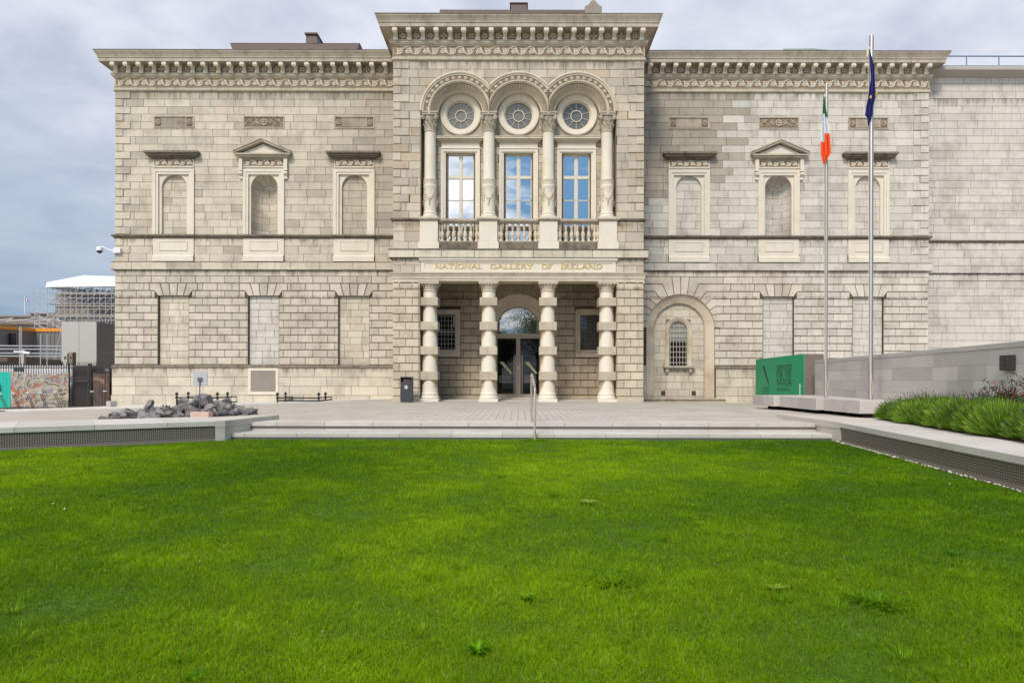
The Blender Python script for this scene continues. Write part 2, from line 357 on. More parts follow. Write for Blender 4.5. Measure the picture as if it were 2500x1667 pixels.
def scroll(mb, cx, cz, R0, y, s=1, xf=None, r=.02, turns=1.6):
    pts = []
    for k in range(20):
        t = k / 19; a = s * (t * turns * 2 * PI) + (PI if s > 0 else 0); rr = R0 * (1 - t * .82)
        p = (cx + rr * math.cos(a), y - .012 * t, cz + s * 0 + rr * math.sin(a)); pts.append(xf(p) if xf else p)
    mb.tube(pts, r, 4, cap=False, flat=.8)
    for a in (0.6, 2.2, 3.9, 5.4):
        p0 = Vector((cx + R0 * math.cos(a), y, cz + R0 * math.sin(a))); p1 = Vector((cx + R0 * 1.35 * math.cos(a + .45), y, cz + R0 * 1.2 * math.sin(a + .45)))
        q = [p0, (p0 + p1) / 2, p1]
        mb.tube([xf(v) if xf else v for v in q], r * 1.1, 4, cap=True, r2=r * .4, flat=.8)
    c = (cx, y, cz); c = xf(c) if xf else c
    mb.tube([Vector(c) + Vector((0, .02, 0)), Vector(c) - Vector((0, .025, 0))], R0 * .2, 6)
def scroll_strip(mb, x0, x1, z0, z1, y, r=.018):
    h = z1 - z0; p = h * 1.08; n = max(1, round((x1 - x0) / p)); p = (x1 - x0) / n; zc_ = (z0 + z1) / 2
    for i in range(n):
        cx = x0 + p * (i + .5); s = 1 if i % 2 else -1
        scroll(mb, cx, zc_, h * .36, y, s, r=r)
        mb.tube([(cx - p * .5, y, zc_ + s * h * .38), (cx - p * .2, y, zc_ + s * h * .46), (cx + p * .15, y, zc_ + s * h * .42), (cx + p * .5, y, zc_ - s * h * .38)], r, 4, cap=False)
# ------------------------------------------------------------------ walls of the wings
LC = (-16.95, -12.52, -8.08); RCx = (8.38, 12.79, 17.20)
ash = MB(); rus = MB(); joint = MB()
FW = 1.0                                          # half width of window surrounds
holesL = [(c - FW, c + FW, ZS, 11.75) for c in LC]; holesR = [(c - FW, c + FW, ZS, 11.75) for c in RCx]
relief = [(c - .99, c + .99, 13.32, 13.91) for c in LC + RCx]
pedh = [(c - 1.0, c + 1.0, 6.74, 7.9) for c in LC + RCx]
def quoins(mb, xe, dirn, z0, n, y, kind, long=.755, short=.40, ph=0):
    for i in range(n):
        w_ = long if (i + ph) % 2 == 0 else short
        a, b = (xe, xe + dirn * w_) if dirn > 0 else (xe + dirn * w_, xe)
        mb.slab([(a, z0 + i * PC + .012), (b, z0 + i * PC + .012), (b, z0 + (i + 1) * PC - .012), (a, z0 + (i + 1) * PC - .012)], y - .06, y + .4, .022, tone((a + b) / 2, z0 + i * PC, kind))
def quoin_holes(xe, dirn, z0, n, long=.755, short=.40, ph=0):
    r = []
    for i in range(n):
        w_ = long if (i + ph) % 2 == 0 else short
        r.append(((xe, xe + w_, z0 + i * PC + .004, z0 + (i + 1) * PC - .004) if dirn > 0 else (xe - w_, xe, z0 + i * PC + .004, z0 + (i + 1) * PC - .004)))
    return r
NU = 19
qL = quoin_holes(LX, 1, ZS, NU); qR = quoin_holes(RX, -1, ZS, NU)
qL2 = quoin_holes(LX, 1, 7.15, 2); qR2 = quoin_holes(RX, -1, 7.15, 2)
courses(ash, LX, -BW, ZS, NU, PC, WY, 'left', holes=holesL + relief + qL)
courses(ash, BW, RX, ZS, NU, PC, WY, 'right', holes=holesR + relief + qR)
quoins(ash, LX, 1, ZS, NU, WY, 'left'); quoins(ash, RX, -1, ZS, NU, WY, 'right')
# pedestal zone between band course and string course
for (a, b, k, q) in ((LX, -BW, 'left', qL2), (BW, RX, 'right', qR2)):
    courses(ash, a, b, 7.15, 2, PC, WY, k, holes=pedh + q)
    courses(ash, a, b, 6.74, 1, .41, WY - .03, k, holes=[(c - 1.03, c + 1.03, 6.7, 7.16) for c in LC + RCx])
quoins(ash, LX, 1, 7.15, 2, WY, 'left'); quoins(ash, RX, -1, 7.15, 2, WY, 'right')
# rusticated storey
ZR0 = 1.69; PR = .3633
blindL = [(c - .755, c + .755, 1.6, 5.08) for c in LC]; blindR = [(c - .755, c + .755, 1.6, 5.08) for c in RCx[1:]]
def flat_arch(mb, xc, kind):
    zt, zm, zb = ZR0 + 11 * PR, ZR0 + 10 * PR, 5.08
    bx = [-.755, -.50, -.17, .12, .45, .755]; bx = [-.755, -.49, -.165, .165, .49, .755]; tx = [None, -.66, -.22, .22, .66, None]; g = .016
    for k in range(1, 4):
        mb.slab([(xc + bx[k] + g, zb), (xc + bx[k + 1] - g, zb), (xc + tx[k + 1] - g, zt - g), (xc + tx[k] + g, zt - g)], WY - .055, WY + .05, .022, tone(xc, 5, kind))
    P_ = [(-.755 + g / 2, zb), (bx[1] - g, zb), (tx[1] - g, zt - g), (-1.17, zt - g), (-1.17, zm + g), (-.93, zm + g)]
    mb.slab([(xc + x, z) for x, z in P_], WY - .055, WY + .05, .02, tone(xc, 5, kind))
    mb.slab([(xc - x, z) for x, z in P_][::-1], WY - .055, WY + .05, .02, tone(xc, 5, kind))
fah = lambda c: [(c - 1.18, c + 1.18, ZR0 + 10 * PR, ZR0 + 11 * PR), (c - .9, c + .9, 5.0, ZR0 + 10 * PR)]
hl = sum([fah(c) for c in LC], []) + blindL; hr = sum([fah(c) for c in RCx[1:]], []) + blindR
courses(rus, LX, -BW, ZR0, 12, PR, WY, 'rus', regular=.722, joint=.03, proud=.055, ch=.024, holes=hl)
AX, AR, AZ = 7.98, 1.673, 3.512                     # big blind arch in the right wing
# ends of the radial joints, per course line
jends = {6: (1.70, 0), 7: (1.66, 0), 8: (1.54, 0), 9: (1.40, 0)}
arch_h = [(AX - 3.0, AX + 2.06, -1, AZ + .2)]
# courses beside the arch below spring
hr_low = hr + [(5.0, AX + AR, -1, 3.52)]
nlow = 5
courses(rus, BW, RX, ZR0, nlow, PR, WY, 'rusr', regular=.722, joint=.03, proud=.055, ch=.024, holes=hr_low)
dxs = [2.03, 2.02, 1.86, 1.70, 1.51, 1.27, .90, .44]   # joint end offsets from centre, rising
angs = [0.03, .21, .40, .56, .76, .97, 1.19, 1.38]
zj = [ZR0 + 5 * PR + PR * k for k in range(8)]
for k in range(7):
    z0_, z1_ = ZR0 + (5 + k) * PR, ZR0 + (6 + k) * PR
    xe = AX + 2.10 + (.36 if k % 2 else 0)
    for sgn in (1, -1):
        a0_, a1_ = angs[k], angs[k + 1]
        arc = [(AX + sgn * (AR + .0) * math.cos(a0_ + (a1_ - a0_) * t / 3 + (.008 if t == 0 else -.008 if t == 3 else 0)), AZ + AR * math.sin(a0_ + (a1_ - a0_) * t / 3 + (.008 if t == 0 else -.008 if t == 3 else 0))) for t in range(4)]
        xo = AX + sgn * (2.10 + (.36 if k % 2 else 0)) - sgn * .015
        g = .015
        pe0 = (AX + sgn * (dxs[k] + .02), z0_ + g); pe1 = (AX + sgn * (dxs[k + 1] + .01), z1_ - g)
        if k == 6: poly = [pe0] + [(AX + sgn * (1.27 + .25), z0_ + g)] * 0
        if k < 6: poly = [arc[0], pe0, (xo, z0_ + g), (xo, z1_ - g), pe1] + arc[::-1][:-1]
        else: poly = [arc[0], pe0, (xo, z0_ + g), (xo, z1_ - g), pe1] + arc[::-1][:-1]
        if k in (5, 6):
            xo2 = AX + sgn * (dxs[k] + (.12 if k == 5 else .02))
            poly = [arc[0], (AX + sgn * dxs[k], z0_ + g), (xo, z0_ + g), (xo, z1_ - g), pe1] + arc[::-1][:-1]
        if sgn < 0: poly = poly[::-1]
        rus.slab(poly, WY - .055, WY + .05, .02, tone(AX, 5, 'rusr'))
# key voussoirs
for (a0_, a1_, t0, t1) in ((1.38, 1.57, .44, .0), (1.57, 1.76, 0, -.44)):
    n_ = 3; arc = [(AX + AR * math.cos(a0_ + .008 + (a1_ - a0_ - .016) * t / n_), AZ + AR * math.sin(a0_ + (a1_ - a0_) * t / n_)) for t in range(n_ + 1)]
    rus.slab(arc[::-1] + [(AX + t0 - .015, 6.035), (AX + t1 + .015, 6.035)][0:2] if False else [arc[1], arc[0], (AX + t0 - .015, 6.035), (AX + t1 + .015, 6.035), arc[3], arc[2]], WY - .055, WY + .05, .018, tone(AX, 5, 'rusr'))
hr_up = hr + [(5.0, AX + 2.10 + (.36 if k % 2 else 0), ZR0 + (5 + k) * PR, ZR0 + (6 + k) * PR) for k in range(7)]
for k in range(7):
    courses(rus, AX + 2.10 + (.36 if k % 2 else 0), RX, ZR0 + (5 + k) * PR, 1, PR, WY, 'rusr', regular=.722, joint=.03, proud=.055, ch=.024, holes=hr)
for c in LC: flat_arch(rus, c, 'rus')
for c in RCx[1:]: flat_arch(rus, c, 'rusr')
for (a, b, k) in ((LX, -BW, 'rus'), (BW, RX, 'rusr')):
    courses(rus, a, b, 6.05, 1, .29, WY, k, wmin=.8, wmax=1.3, proud=.05, ch=.006)
# blind window infill
for c in LC + RCx[1:]:
    k = 'rus' if c < 0 else 'annex'
    n_ = 10
    courses(ash, c - .755, c + .755, 1.69, n_, (5.08 - 1.69) / n_, WY + .11, 'plinth' if c in (LC[0], LC[2]) else 'annex', wmin=.5, wmax=.95, proud=.0)
    for s_ in (-1, 1): joint.face([(c + s_ * .755, WY - .03, 1.69), (c + s_ * .755, WY + .2, 1.69), (c + s_ * .755, WY + .2, 5.08), (c + s_ * .755, WY - .03, 5.08)])
    joint.face([(c - .755, WY - .03, 5.08), (c + .755, WY - .03, 5.08), (c + .755, WY + .2, 5.08), (c - .755, WY + .2, 5.08)])
    joint.face([(c - .755, WY + .13, 1.6), (c + .755, WY + .13, 1.6), (c + .755, WY + .13, 5.08), (c - .755, WY + .13, 5.08)])
# plinth of the wings
pl_h = [(c - .66, c + .66, .3, 1.5) for c in LC[1:2]]
courses(ash, LX - .1, -BW, .20, 3, .4433, WY - .08, 'plinth', wmin=1.0, wmax=1.8, holes=pl_h)
courses(ash, LX - .13, -BW, -.5, 1, .70, WY - .11, 'plinth', wmin=1.0, wmax=1.8)
courses(ash, AX + AR + .05, RX + .1, .20, 3, .4433, WY - .08, 'plinth', wmin=.8, wmax=1.5)
courses(ash, AX + AR + .05, RX + .13, -.5, 1, .70, WY - .11, 'plinth', wmin=1.0, wmax=1.8)
courses(ash, BW, AX - AR - .02, -.5, 5, .44, WY - .08, 'plinth', wmin=.6, wmax=.9)
# band course (both wings)
courses(ash, LX - .16, -BW, 6.34, 1, .37, WY - .16, 'left', wmin=1.1, wmax=1.8, proud=.0, ch=.012)
courses(ash, BW, RX + .16, 6.34, 1, .37, WY - .16, 'right', wmin=1.1, wmax=1.8, proud=.0, ch=.012)
band = MB()
for s_, a, b in ((1, LX, -BW), (-1, BW, RX)):
    path = [(LX, 12), (LX, WY), (-BW, WY)] if s_ > 0 else [(BW, WY), (RX, WY), (RX, 12)]
    band.sweep(path, [(0, 6.335), (.145, 6.342), (.145, 6.708), (.17, 6.715), (.05, 6.76), (0, 6.76)])
build_split(band, "band_course", M_dirty, bld, lambda x, y: int(x > 0))
# backing (mortar) planes with the deep openings left free
backing(joint, LX + .02, -BW, -.5, ZT + .1, WY + .012, holesL + blindL)
backing(joint, BW, RX - .02, -.5, ZT + .1, WY + .012, holesR + blindR + [(AX - AR, AX + AR, -.5, AZ + AR + .05)])
for xx in (LX + .03, RX - .03): joint.face([(xx, WY, -.5), (xx, 22, -.5), (xx, 22, ZT), (xx, WY, ZT)])
joint.face([(LX + .03, 22, -.5), (RX - .03, 22, -.5), (RX - .03, 22, ZT), (LX + .03, 22, ZT)])
# ------------------------------------------------------------------ middle block
SPR = 12.86; ACX = (-2.62, 0.0, 2.62)
def mcurve(x):
    if abs(x) >= 4.33: return -99
    z = SPR
    for c in ACX:
        d = 1.70 ** 2 - (x - c) ** 2
        if d > 0: z = max(z, SPR + math.sqrt(d))
    return z
qm = quoin_holes(-BW, 1, ZS, NU, .705, .345, 0) + quoin_holes(BW, -1, ZS, NU, .705, .345, 0)
courses(ash, -BW, BW, ZS, NU, PC, 0, 'mid', wmin=.7, wmax=1.25, holes=qm + [(-4.34, 4.34, ZS - 1, SPR)], curve=mcurve)
quoins(ash, -BW, 1, ZS, NU, 0, 'mid', .705, .345); quoins(ash, BW, -1, ZS, NU, 0, 'mid', .705, .345)
for sg in (-1, 1):
    a, b = sorted((sg * BW, sg * 4.34))
    courses(ash, a, b, 7.09, 2, .45, 0, 'mid', wmin=.5, wmax=.8, proud=.03, ch=.012)
    courses(ash, a, b, 6.745, 1, .345, -.03, 'mid', wmin=.6, wmax=.9)
# joint backing: side strips and above arches
backing(joint, -BW + .02, -4.33, 5.3, ZT + .1, .012, []); backing(joint, 4.33, BW - .02, 5.3, ZT + .1, .012, [])
bk = MB()
for k in range(120):
    a, b = -4.33 + 8.66 * k / 120, -4.33 + 8.66 * (k + 1) / 120
    joint.face([(a, .012, mcurve(min(max(a, -4.329), 4.329)) - .02), (b, .012, mcurve(min(max(b, -4.329), 4.329)) - .02), (b, .012, ZT + .1), (a, .012, ZT + .1)])
for sg in (-1, 1):
    joint.face([(sg * (BW - .02), 0, -.2), (sg * (BW - .02), 10, -.2), (sg * (BW - .02), 10, 17), (sg * (BW - .02), 0, 17)])
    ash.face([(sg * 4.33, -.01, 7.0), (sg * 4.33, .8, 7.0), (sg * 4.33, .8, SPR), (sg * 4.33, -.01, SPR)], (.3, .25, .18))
# recess wall with openings left for windows, behind the upper columns
RY = .62
oc = [(c, 12.95) for c in ACX]
courses(ash, -4.33, 4.33, 7.09, 19, PC, RY, 'mid', wmin=.55, wmax=.95, holes=[(c - .88, c + .88, 6.9, 11.55) for c in ACX] + [(c - .9, c + .9, 12.05, 13.85) for c in ACX])
for c in ACX:      # masonry round the oculi
    for k in range(24):
        a, b = 2 * PI * k / 24, 2 * PI * (k + 1) / 24
        def sq(t):
            m_ = .905 / max(abs(math.cos(t)), abs(math.sin(t))); return (c + m_ * math.cos(t), 12.95 + m_ * math.sin(t))
        joint_c = tone(c, 12, 'mid')
        ash.face([(c + .80 * math.cos(a), RY - .01, 12.95 + .80 * math.sin(a)), (*sq(a)[:1], RY - .01, sq(a)[1]), (*sq(b)[:1], RY - .01, sq(b)[1]), (c + .80 * math.cos(b), RY - .01, 12.95 + .80 * math.sin(b))], (.42, .37, .29))
backing(joint, -4.33, 4.33, 6.9, 14.4, RY + .02, [(c - .6, c + .6, 7.0, 11.2) for c in ACX] + [(c - .9, c + .9, 12.05, 13.85) for c in ACX])
# portico: piers, side and back walls
for sg in (-1, 1):
    a, b = sorted((sg * BW, sg * 4.41))
    courses(rus, a, b, .245, 14, .3633, 0, 'pier', regular=.385 * 1.5, joint=.028, proud=.05, ch=.022, phase=0)
    rus.slab([(a - .01, -.3), (b + .01, -.3), (b + .01, .235), (a - .01, .235)], -.06, .9, .02, tone(a, 0, 'pier'))
    joint.box(a + .01, b - .01, .01, .95, -.3, 5.35)
    for i in range(14):   # inner return of the pier
        z0_ = .245 + i * .3633
        xx = sg * 4.41
        rus.box(min(xx, xx - sg * .03), max(xx, xx - sg * .03), -.03, .92, z0_ + .014, z0_ + .3633 - .014, tone(a, z0_, 'pier'))
    joint.face([(sg * 4.5, .9, -.3), (sg * 4.5, WY, -.3), (sg * 4.5, WY, 6.3), (sg * 4.5, .9, 6.3)])
DR = 1.673; DZ = 3.512
def dcurve(x): return DZ + math.sqrt(max(0, DR * DR - x * x)) if abs(x) < DR else -99
pwin = [(-4.38, -2.85, 2.1, 4.54), (2.81, 4.38, 2.1, 4.54)]
courses(rus, -4.5, 4.5, .235, 15, PR, WY, 'porch', regular=.722, joint=.03, proud=.05, ch=.022, holes=pwin + [(-DR, DR, -1, DZ)], curve=dcurve)
rus.box(-4.5, -1.7, WY - .09, WY, -.1, .22, tone(0, 0, 'porch')); rus.box(1.7, 4.5, WY - .09, WY, -.1, .22, tone(0, 0, 'porch'))
# radial voussoirs over the door, proud of the coursing
for k in range(9):
    a0_, a1_ = PI * (.18 + .64 * k / 9), PI * (.18 + .64 * (k + 1) / 9); e = .008
    ro = min(2.35, (5.95 - DZ) / max(math.sin((a0_ + a1_) / 2), .1))
    rus.slab([(DR * math.cos(a0_ + e), DZ + DR * math.sin(a0_ + e)), (ro * math.cos(a0_ + e), DZ + ro * math.sin(a0_ + e)), (ro * math.cos(a1_ - e), DZ + ro * math.sin(a1_ - e)), (DR * math.cos(a1_ - e), DZ + DR * math.sin(a1_ - e))], WY - .075, WY, .02, tone(0, 5, 'porch'))
for (a, b, c, d) in rect_minus([(-4.5, 4.5, -.3, 6.3)], [(-DR, DR, -.3, DZ + DR + .05)] + [(p[0] + .05, p[1] - .05, p[2] + .05, p[3] - .05) for p in pwin]):
    joint.face([(a, WY + .012, c), (b, WY + .012, c), (b, WY + .012, d), (a, WY + .012, d)])
for xc_ in (0, AX):
    for k in range(32):
        a_, b_ = PI * k / 32, PI * (k + 1) / 32
        joint.face([(xc_ + DR * math.cos(a_), WY + .012, DZ + DR * math.sin(a_)), (xc_ + DR * math.cos(b_), WY + .012, DZ + DR * math.sin(b_)), (xc_ + DR * math.cos(b_), WY + .012, DZ + DR + .05), (xc_ + DR * math.cos(a_), WY + .012, DZ + DR + .05)])
joint.face([(-4.5, .9, 5.95), (4.5, .9, 5.95), (4.5, WY, 5.95), (-4.5, WY, 5.95)])
kx = lambda x, y: 0 if x < -BW else 1 if x > BW else 2 if y < .45 and abs(x) < BW else 3
build_split(ash, "ashlar_wall", M_ash, bld, kx)
build_split(rus, "rusticated_wall", M_rus, bld, lambda x, y: 0 if x < -BW - .05 else 1 if x > BW + .05 else (2 if x < 0 else 3) if y < 1.2 else 4)
build_split(joint, "mortar_backing", M_joint, bld, kx)
pf = MB((.52, .47, .40)); pf.box(-4.5, 4.5, .98, WY + 1.2, -.3, .05); pf.box(-1.7, 1.7, WY - .35, WY + 1.2, .03, .12)
pf.build("portico_floor", M_gran, bld)
# entablature, inscription panel, balcony course
ent = MB()
path = [(-BW, 3.2), (-BW, 0), (BW, 0), (BW, 3.2)]
ent.sweep(path, [(-.9, 5.36), (.02, 5.36), (.02, 5.46), (.05, 5.465), (.05, 5.575), (.08, 5.58), (.08, 5.655), (.13, 5.67), (.14, 5.71), (0.0, 5.72)], caps=False)
ent.box(-4.4, 4.4, .9, .97, 5.362, 5.95)
for sg in (-1, 1):   # impost blocks over the piers
    a, b = sorted((sg * (BW + .03), sg * 4.40)); ent.box(a, b, -.05, .9, 5.25, 5.357)
ent.build("entablature", M_carve, bld)
fr = MB()
for sg in (-1, 1):
    a, b = sorted((sg * BW, sg * 4.33)); courses(fr, a, b, 5.72, 2, .322, 0, 'mid', wmin=.5, wmax=.7, proud=.03)
build_split(fr, "frieze_side_blocks", M_ash, bld, lambda x, y: int(x > 0))
ip = MB((.56, .50, .42)); ip.box(-4.32, 4.32, -.035, .1, 5.725, 6.20)
for q in ((-4.32, 4.32, -.06, -.034, 5.735, 5.86), (-4.32, 4.32, -.06, -.034, 6.13, 6.20), (-4.32, -4.16, -.06, -.034, 5.862, 6.128), (4.16, 4.32, -.06, -.034, 5.862, 6.128)): ip.box(*q)
ip.box(-4.36, 4.36, -.10, .1, 6.205, 6.27); ip.box(-4.40, 4.40, -.14, .1, 6.275, 6.36)
ip.build("inscription_panel", M_cream, bld)
bal = MB(); 
courses(bal, -5.75, 5.75, 6.365, 1, .36, -.16, 'plinth', wmin=.95, wmax=1.5, proud=0, ch=.012); 
bal.face([(-5.75, -.15, 6.37), (5.75, -.15, 6.37), (5.75, .4, 6.37), (-5.75, .4, 6.37)], (.3, .25, .2))
bal.build("balcony_course", M_ash, bld)
bc = MB(); bc.sweep(path, [(0, 6.365), (.17, 6.37), (.155, 6.375), (.155, 6.72), (.20, 6.728), (.20, 6.745), (0, 6.75)], caps=False); bc.box(-4.4, 4.4, -.1, .8, 6.75, 7.08); bc.build("balcony_ledge", M_dirty, bld)
# ------------------------------------------------------------------ cornice and frieze
def cornice(path, nm):
    c = MB(); c.sweep(path, [(0, 15.08), (.06, 15.10), (.085, 15.15), (.085, 15.17), (.06, 15.22), (.04, 15.24), (.04, 15.31), (.06, 15.32), (.06, 15.335), (.03, 15.345), (.03, 15.74), (.06, 15.745), (.06, 15.77), (.10, 15.80), (.15, 15.88), (.15, 15.93), (.17, 15.94), (.17, 15.96), (.09, 15.97), (.09, 16.40), (.50, 16.41), (.50, 16.37), (.53, 16.37), (.53, 16.53), (.56, 16.54), (.57, 16.60), (.62, 16.70), (.67, 16.78), (.68, 16.80), (.68, 16.84), (.2, 16.90)], caps=False)
    return c.build(nm, M_corn, bld)
pc_ = [(-BW, 9), (-BW, 0), (BW, 0), (BW, 9)]; pl_ = [(LX, 22), (LX, WY), (-BW, WY)]; pr_ = [(BW, WY), (RX, WY), (RX, 22)]
for p in (pc_, pl_, pr_): cornice(p, "cornice")
for p in (pc_, pl_, pr_):
    g = MB(); g.sweep(p, [(.64, 16.842), (.70, 16.845), (.70, 16.872), (.2, 16.93)], caps=False); g.build("gutter_edge", M_dirty, bld)
def rope(mb, x0, x1, y, z):
    n = int((x1 - x0) / .07)
    for i in range(n):
        x = x0 + (i + .5) * (x1 - x0) / n
        mb.tube([(x - .035, y, z - .045), (x + .035, y - .02, z), (x + .04, y, z + .045)], .017, 4, cap=False)
for (x0, x1, y) in ((-BW - .02, BW + .02, -.035), (LX - .02, -BW - .05, WY - .035), (BW + .05, RX + .02, WY - .035)):
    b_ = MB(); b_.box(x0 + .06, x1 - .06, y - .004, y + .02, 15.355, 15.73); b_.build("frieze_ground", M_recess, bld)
    f = MB(); scroll_strip(f, x0 + .1, x1 - .1, 15.36, 15.72, y - .016, r=.026); f.build("carved_frieze", M_cream, bld)
    f = MB(); rope(f, x0, x1, y - .04, 15.16); f.build("rope_moulding", M_carve, bld)
# modillions
mo = MB()
prof = [(0, -.43), (-.10, -.43), (-.13, -.38), (-.11, -.30), (-.10, -.22), (-.14, -.15), (-.22, -.13), (-.30, -.19), (-.38, -.20), (-.42, -.14), (-.42, -.04), (-.40, 0), (0, 0)]
for sx in (-.09, .09):
    idx = [mo.vt((sx, y, z)) for y, z in prof]; mo.fi(idx if sx < 0 else idx[::-1])
for (ya, za), (yb, zb) in zip(prof, prof[1:]): mo.face([(-.09, ya, za), (.09, ya, za), (.09, yb, zb), (-.09, yb, zb)])
mo.tube([(-.11, -.335, -.125), (.11, -.335, -.125)], .085, 10); mo.tube([(-.105, -.075, -.375), (.105, -.075, -.375)], .05, 8)
mo.box(-.12, .12, -.42, 0, .001, .03)
mo0 = mo.build("modillion", M_cream, bld)
mz = 16.375
mods = [( -5.43 + .6033 * i, -.09) for i in range(19)] + [(-19.73 + .6295 * i, WY - .09) for i in range(22)] + [(6.40 + .616 * i, WY - .09) for i in range(23)]
mo0.location = (mods[0][0], mods[0][1], mz)
for x, y in mods[1:]: inst(mo0, (x, y, mz), bld)
# rosette metopes
def rosette(mb, cx, y, cz, r, n, rot=0):
    mb.tube([(cx, y, cz), (cx, y - .05, cz)], r * .24, 7)
    for k in range(n):
        a = 2 * PI * k / n + rot; ca, sa = math.cos(a), math.sin(a); pa = Vector((ca, 0, sa)); pb = Vector((-sa, 0, ca)); c = Vector((cx, y, cz))
        w_ = r * (.55 if n < 6 else .34)
        P = [c + pa * r * .25 - Vector((0, .01, 0)), c + pa * r * .7 + pb * w_ - Vector((0, .01, 0)), c + pa * r * 1.08 - Vector((0, .035, 0)), c + pa * r * .7 - pb * w_ - Vector((0, .01, 0))]; m_ = c + pa * r * .65 - Vector((0, .045, 0))
        for i in range(4): mb.face([P[i], P[(i + 1) % 4], m_][::-1])
for grp, y, in ((mods[:19], -.09), (mods[19:41], WY - .09), (mods[41:], WY - .09)):
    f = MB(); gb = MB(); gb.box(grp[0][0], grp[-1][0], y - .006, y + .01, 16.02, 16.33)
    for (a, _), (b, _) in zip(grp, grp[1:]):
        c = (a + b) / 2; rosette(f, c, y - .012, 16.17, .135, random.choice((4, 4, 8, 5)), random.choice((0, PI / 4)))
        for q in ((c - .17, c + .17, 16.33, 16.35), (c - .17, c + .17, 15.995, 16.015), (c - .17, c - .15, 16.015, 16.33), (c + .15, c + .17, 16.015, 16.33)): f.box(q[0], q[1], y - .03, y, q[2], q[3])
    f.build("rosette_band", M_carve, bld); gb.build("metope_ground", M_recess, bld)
# string courses and plinth mouldings
st = MB()
for p in (pl_, pr_): st.sweep(p, [(0, 7.89), (.05, 7.90), (.05, 7.93), (.10, 7.98), (.14, 8.0), (.14, 8.06), (.02, 8.085), (0, 8.085)], caps=False)
st.sweep([(-BW, 3.2), (-BW, 0), (-4.43, 0)], [(0, 7.995), (.05, 8.0), (.09, 8.05), (.12, 8.06), (.12, 8.12), (0, 8.14)], caps=True)
st.sweep([(4.43, 0), (BW, 0), (BW, 3.2)], [(0, 7.995), (.05, 8.0), (.09, 8.05), (.12, 8.06), (.12, 8.12), (0, 8.14)], caps=True)
for c in LC + RCx: st.box(c - 1.08, c + 1.08, WY - .20, WY - .12, 7.99, 8.063)
build_split(st, "string_course", M_dirty, bld, lambda x, y: (0 if x < -BW - .2 else 1 if x < 0 else 2 if x < BW + .2 else 3))
pm = MB()
for p in ([(LX, 12), (LX, WY), (-BW, WY)], [(AX + AR + .02, WY), (RX, WY), (RX, 12)]): pm.sweep(p, [(.08, 1.53), (.13, 1.54), (.13, 1.58), (.09, 1.62), (.07, 1.66), (.07, 1.69), (0, 1.70)], caps=True)
build_split(pm, "plinth_moulding", M_dirty, bld, lambda x, y: int(x > 0))
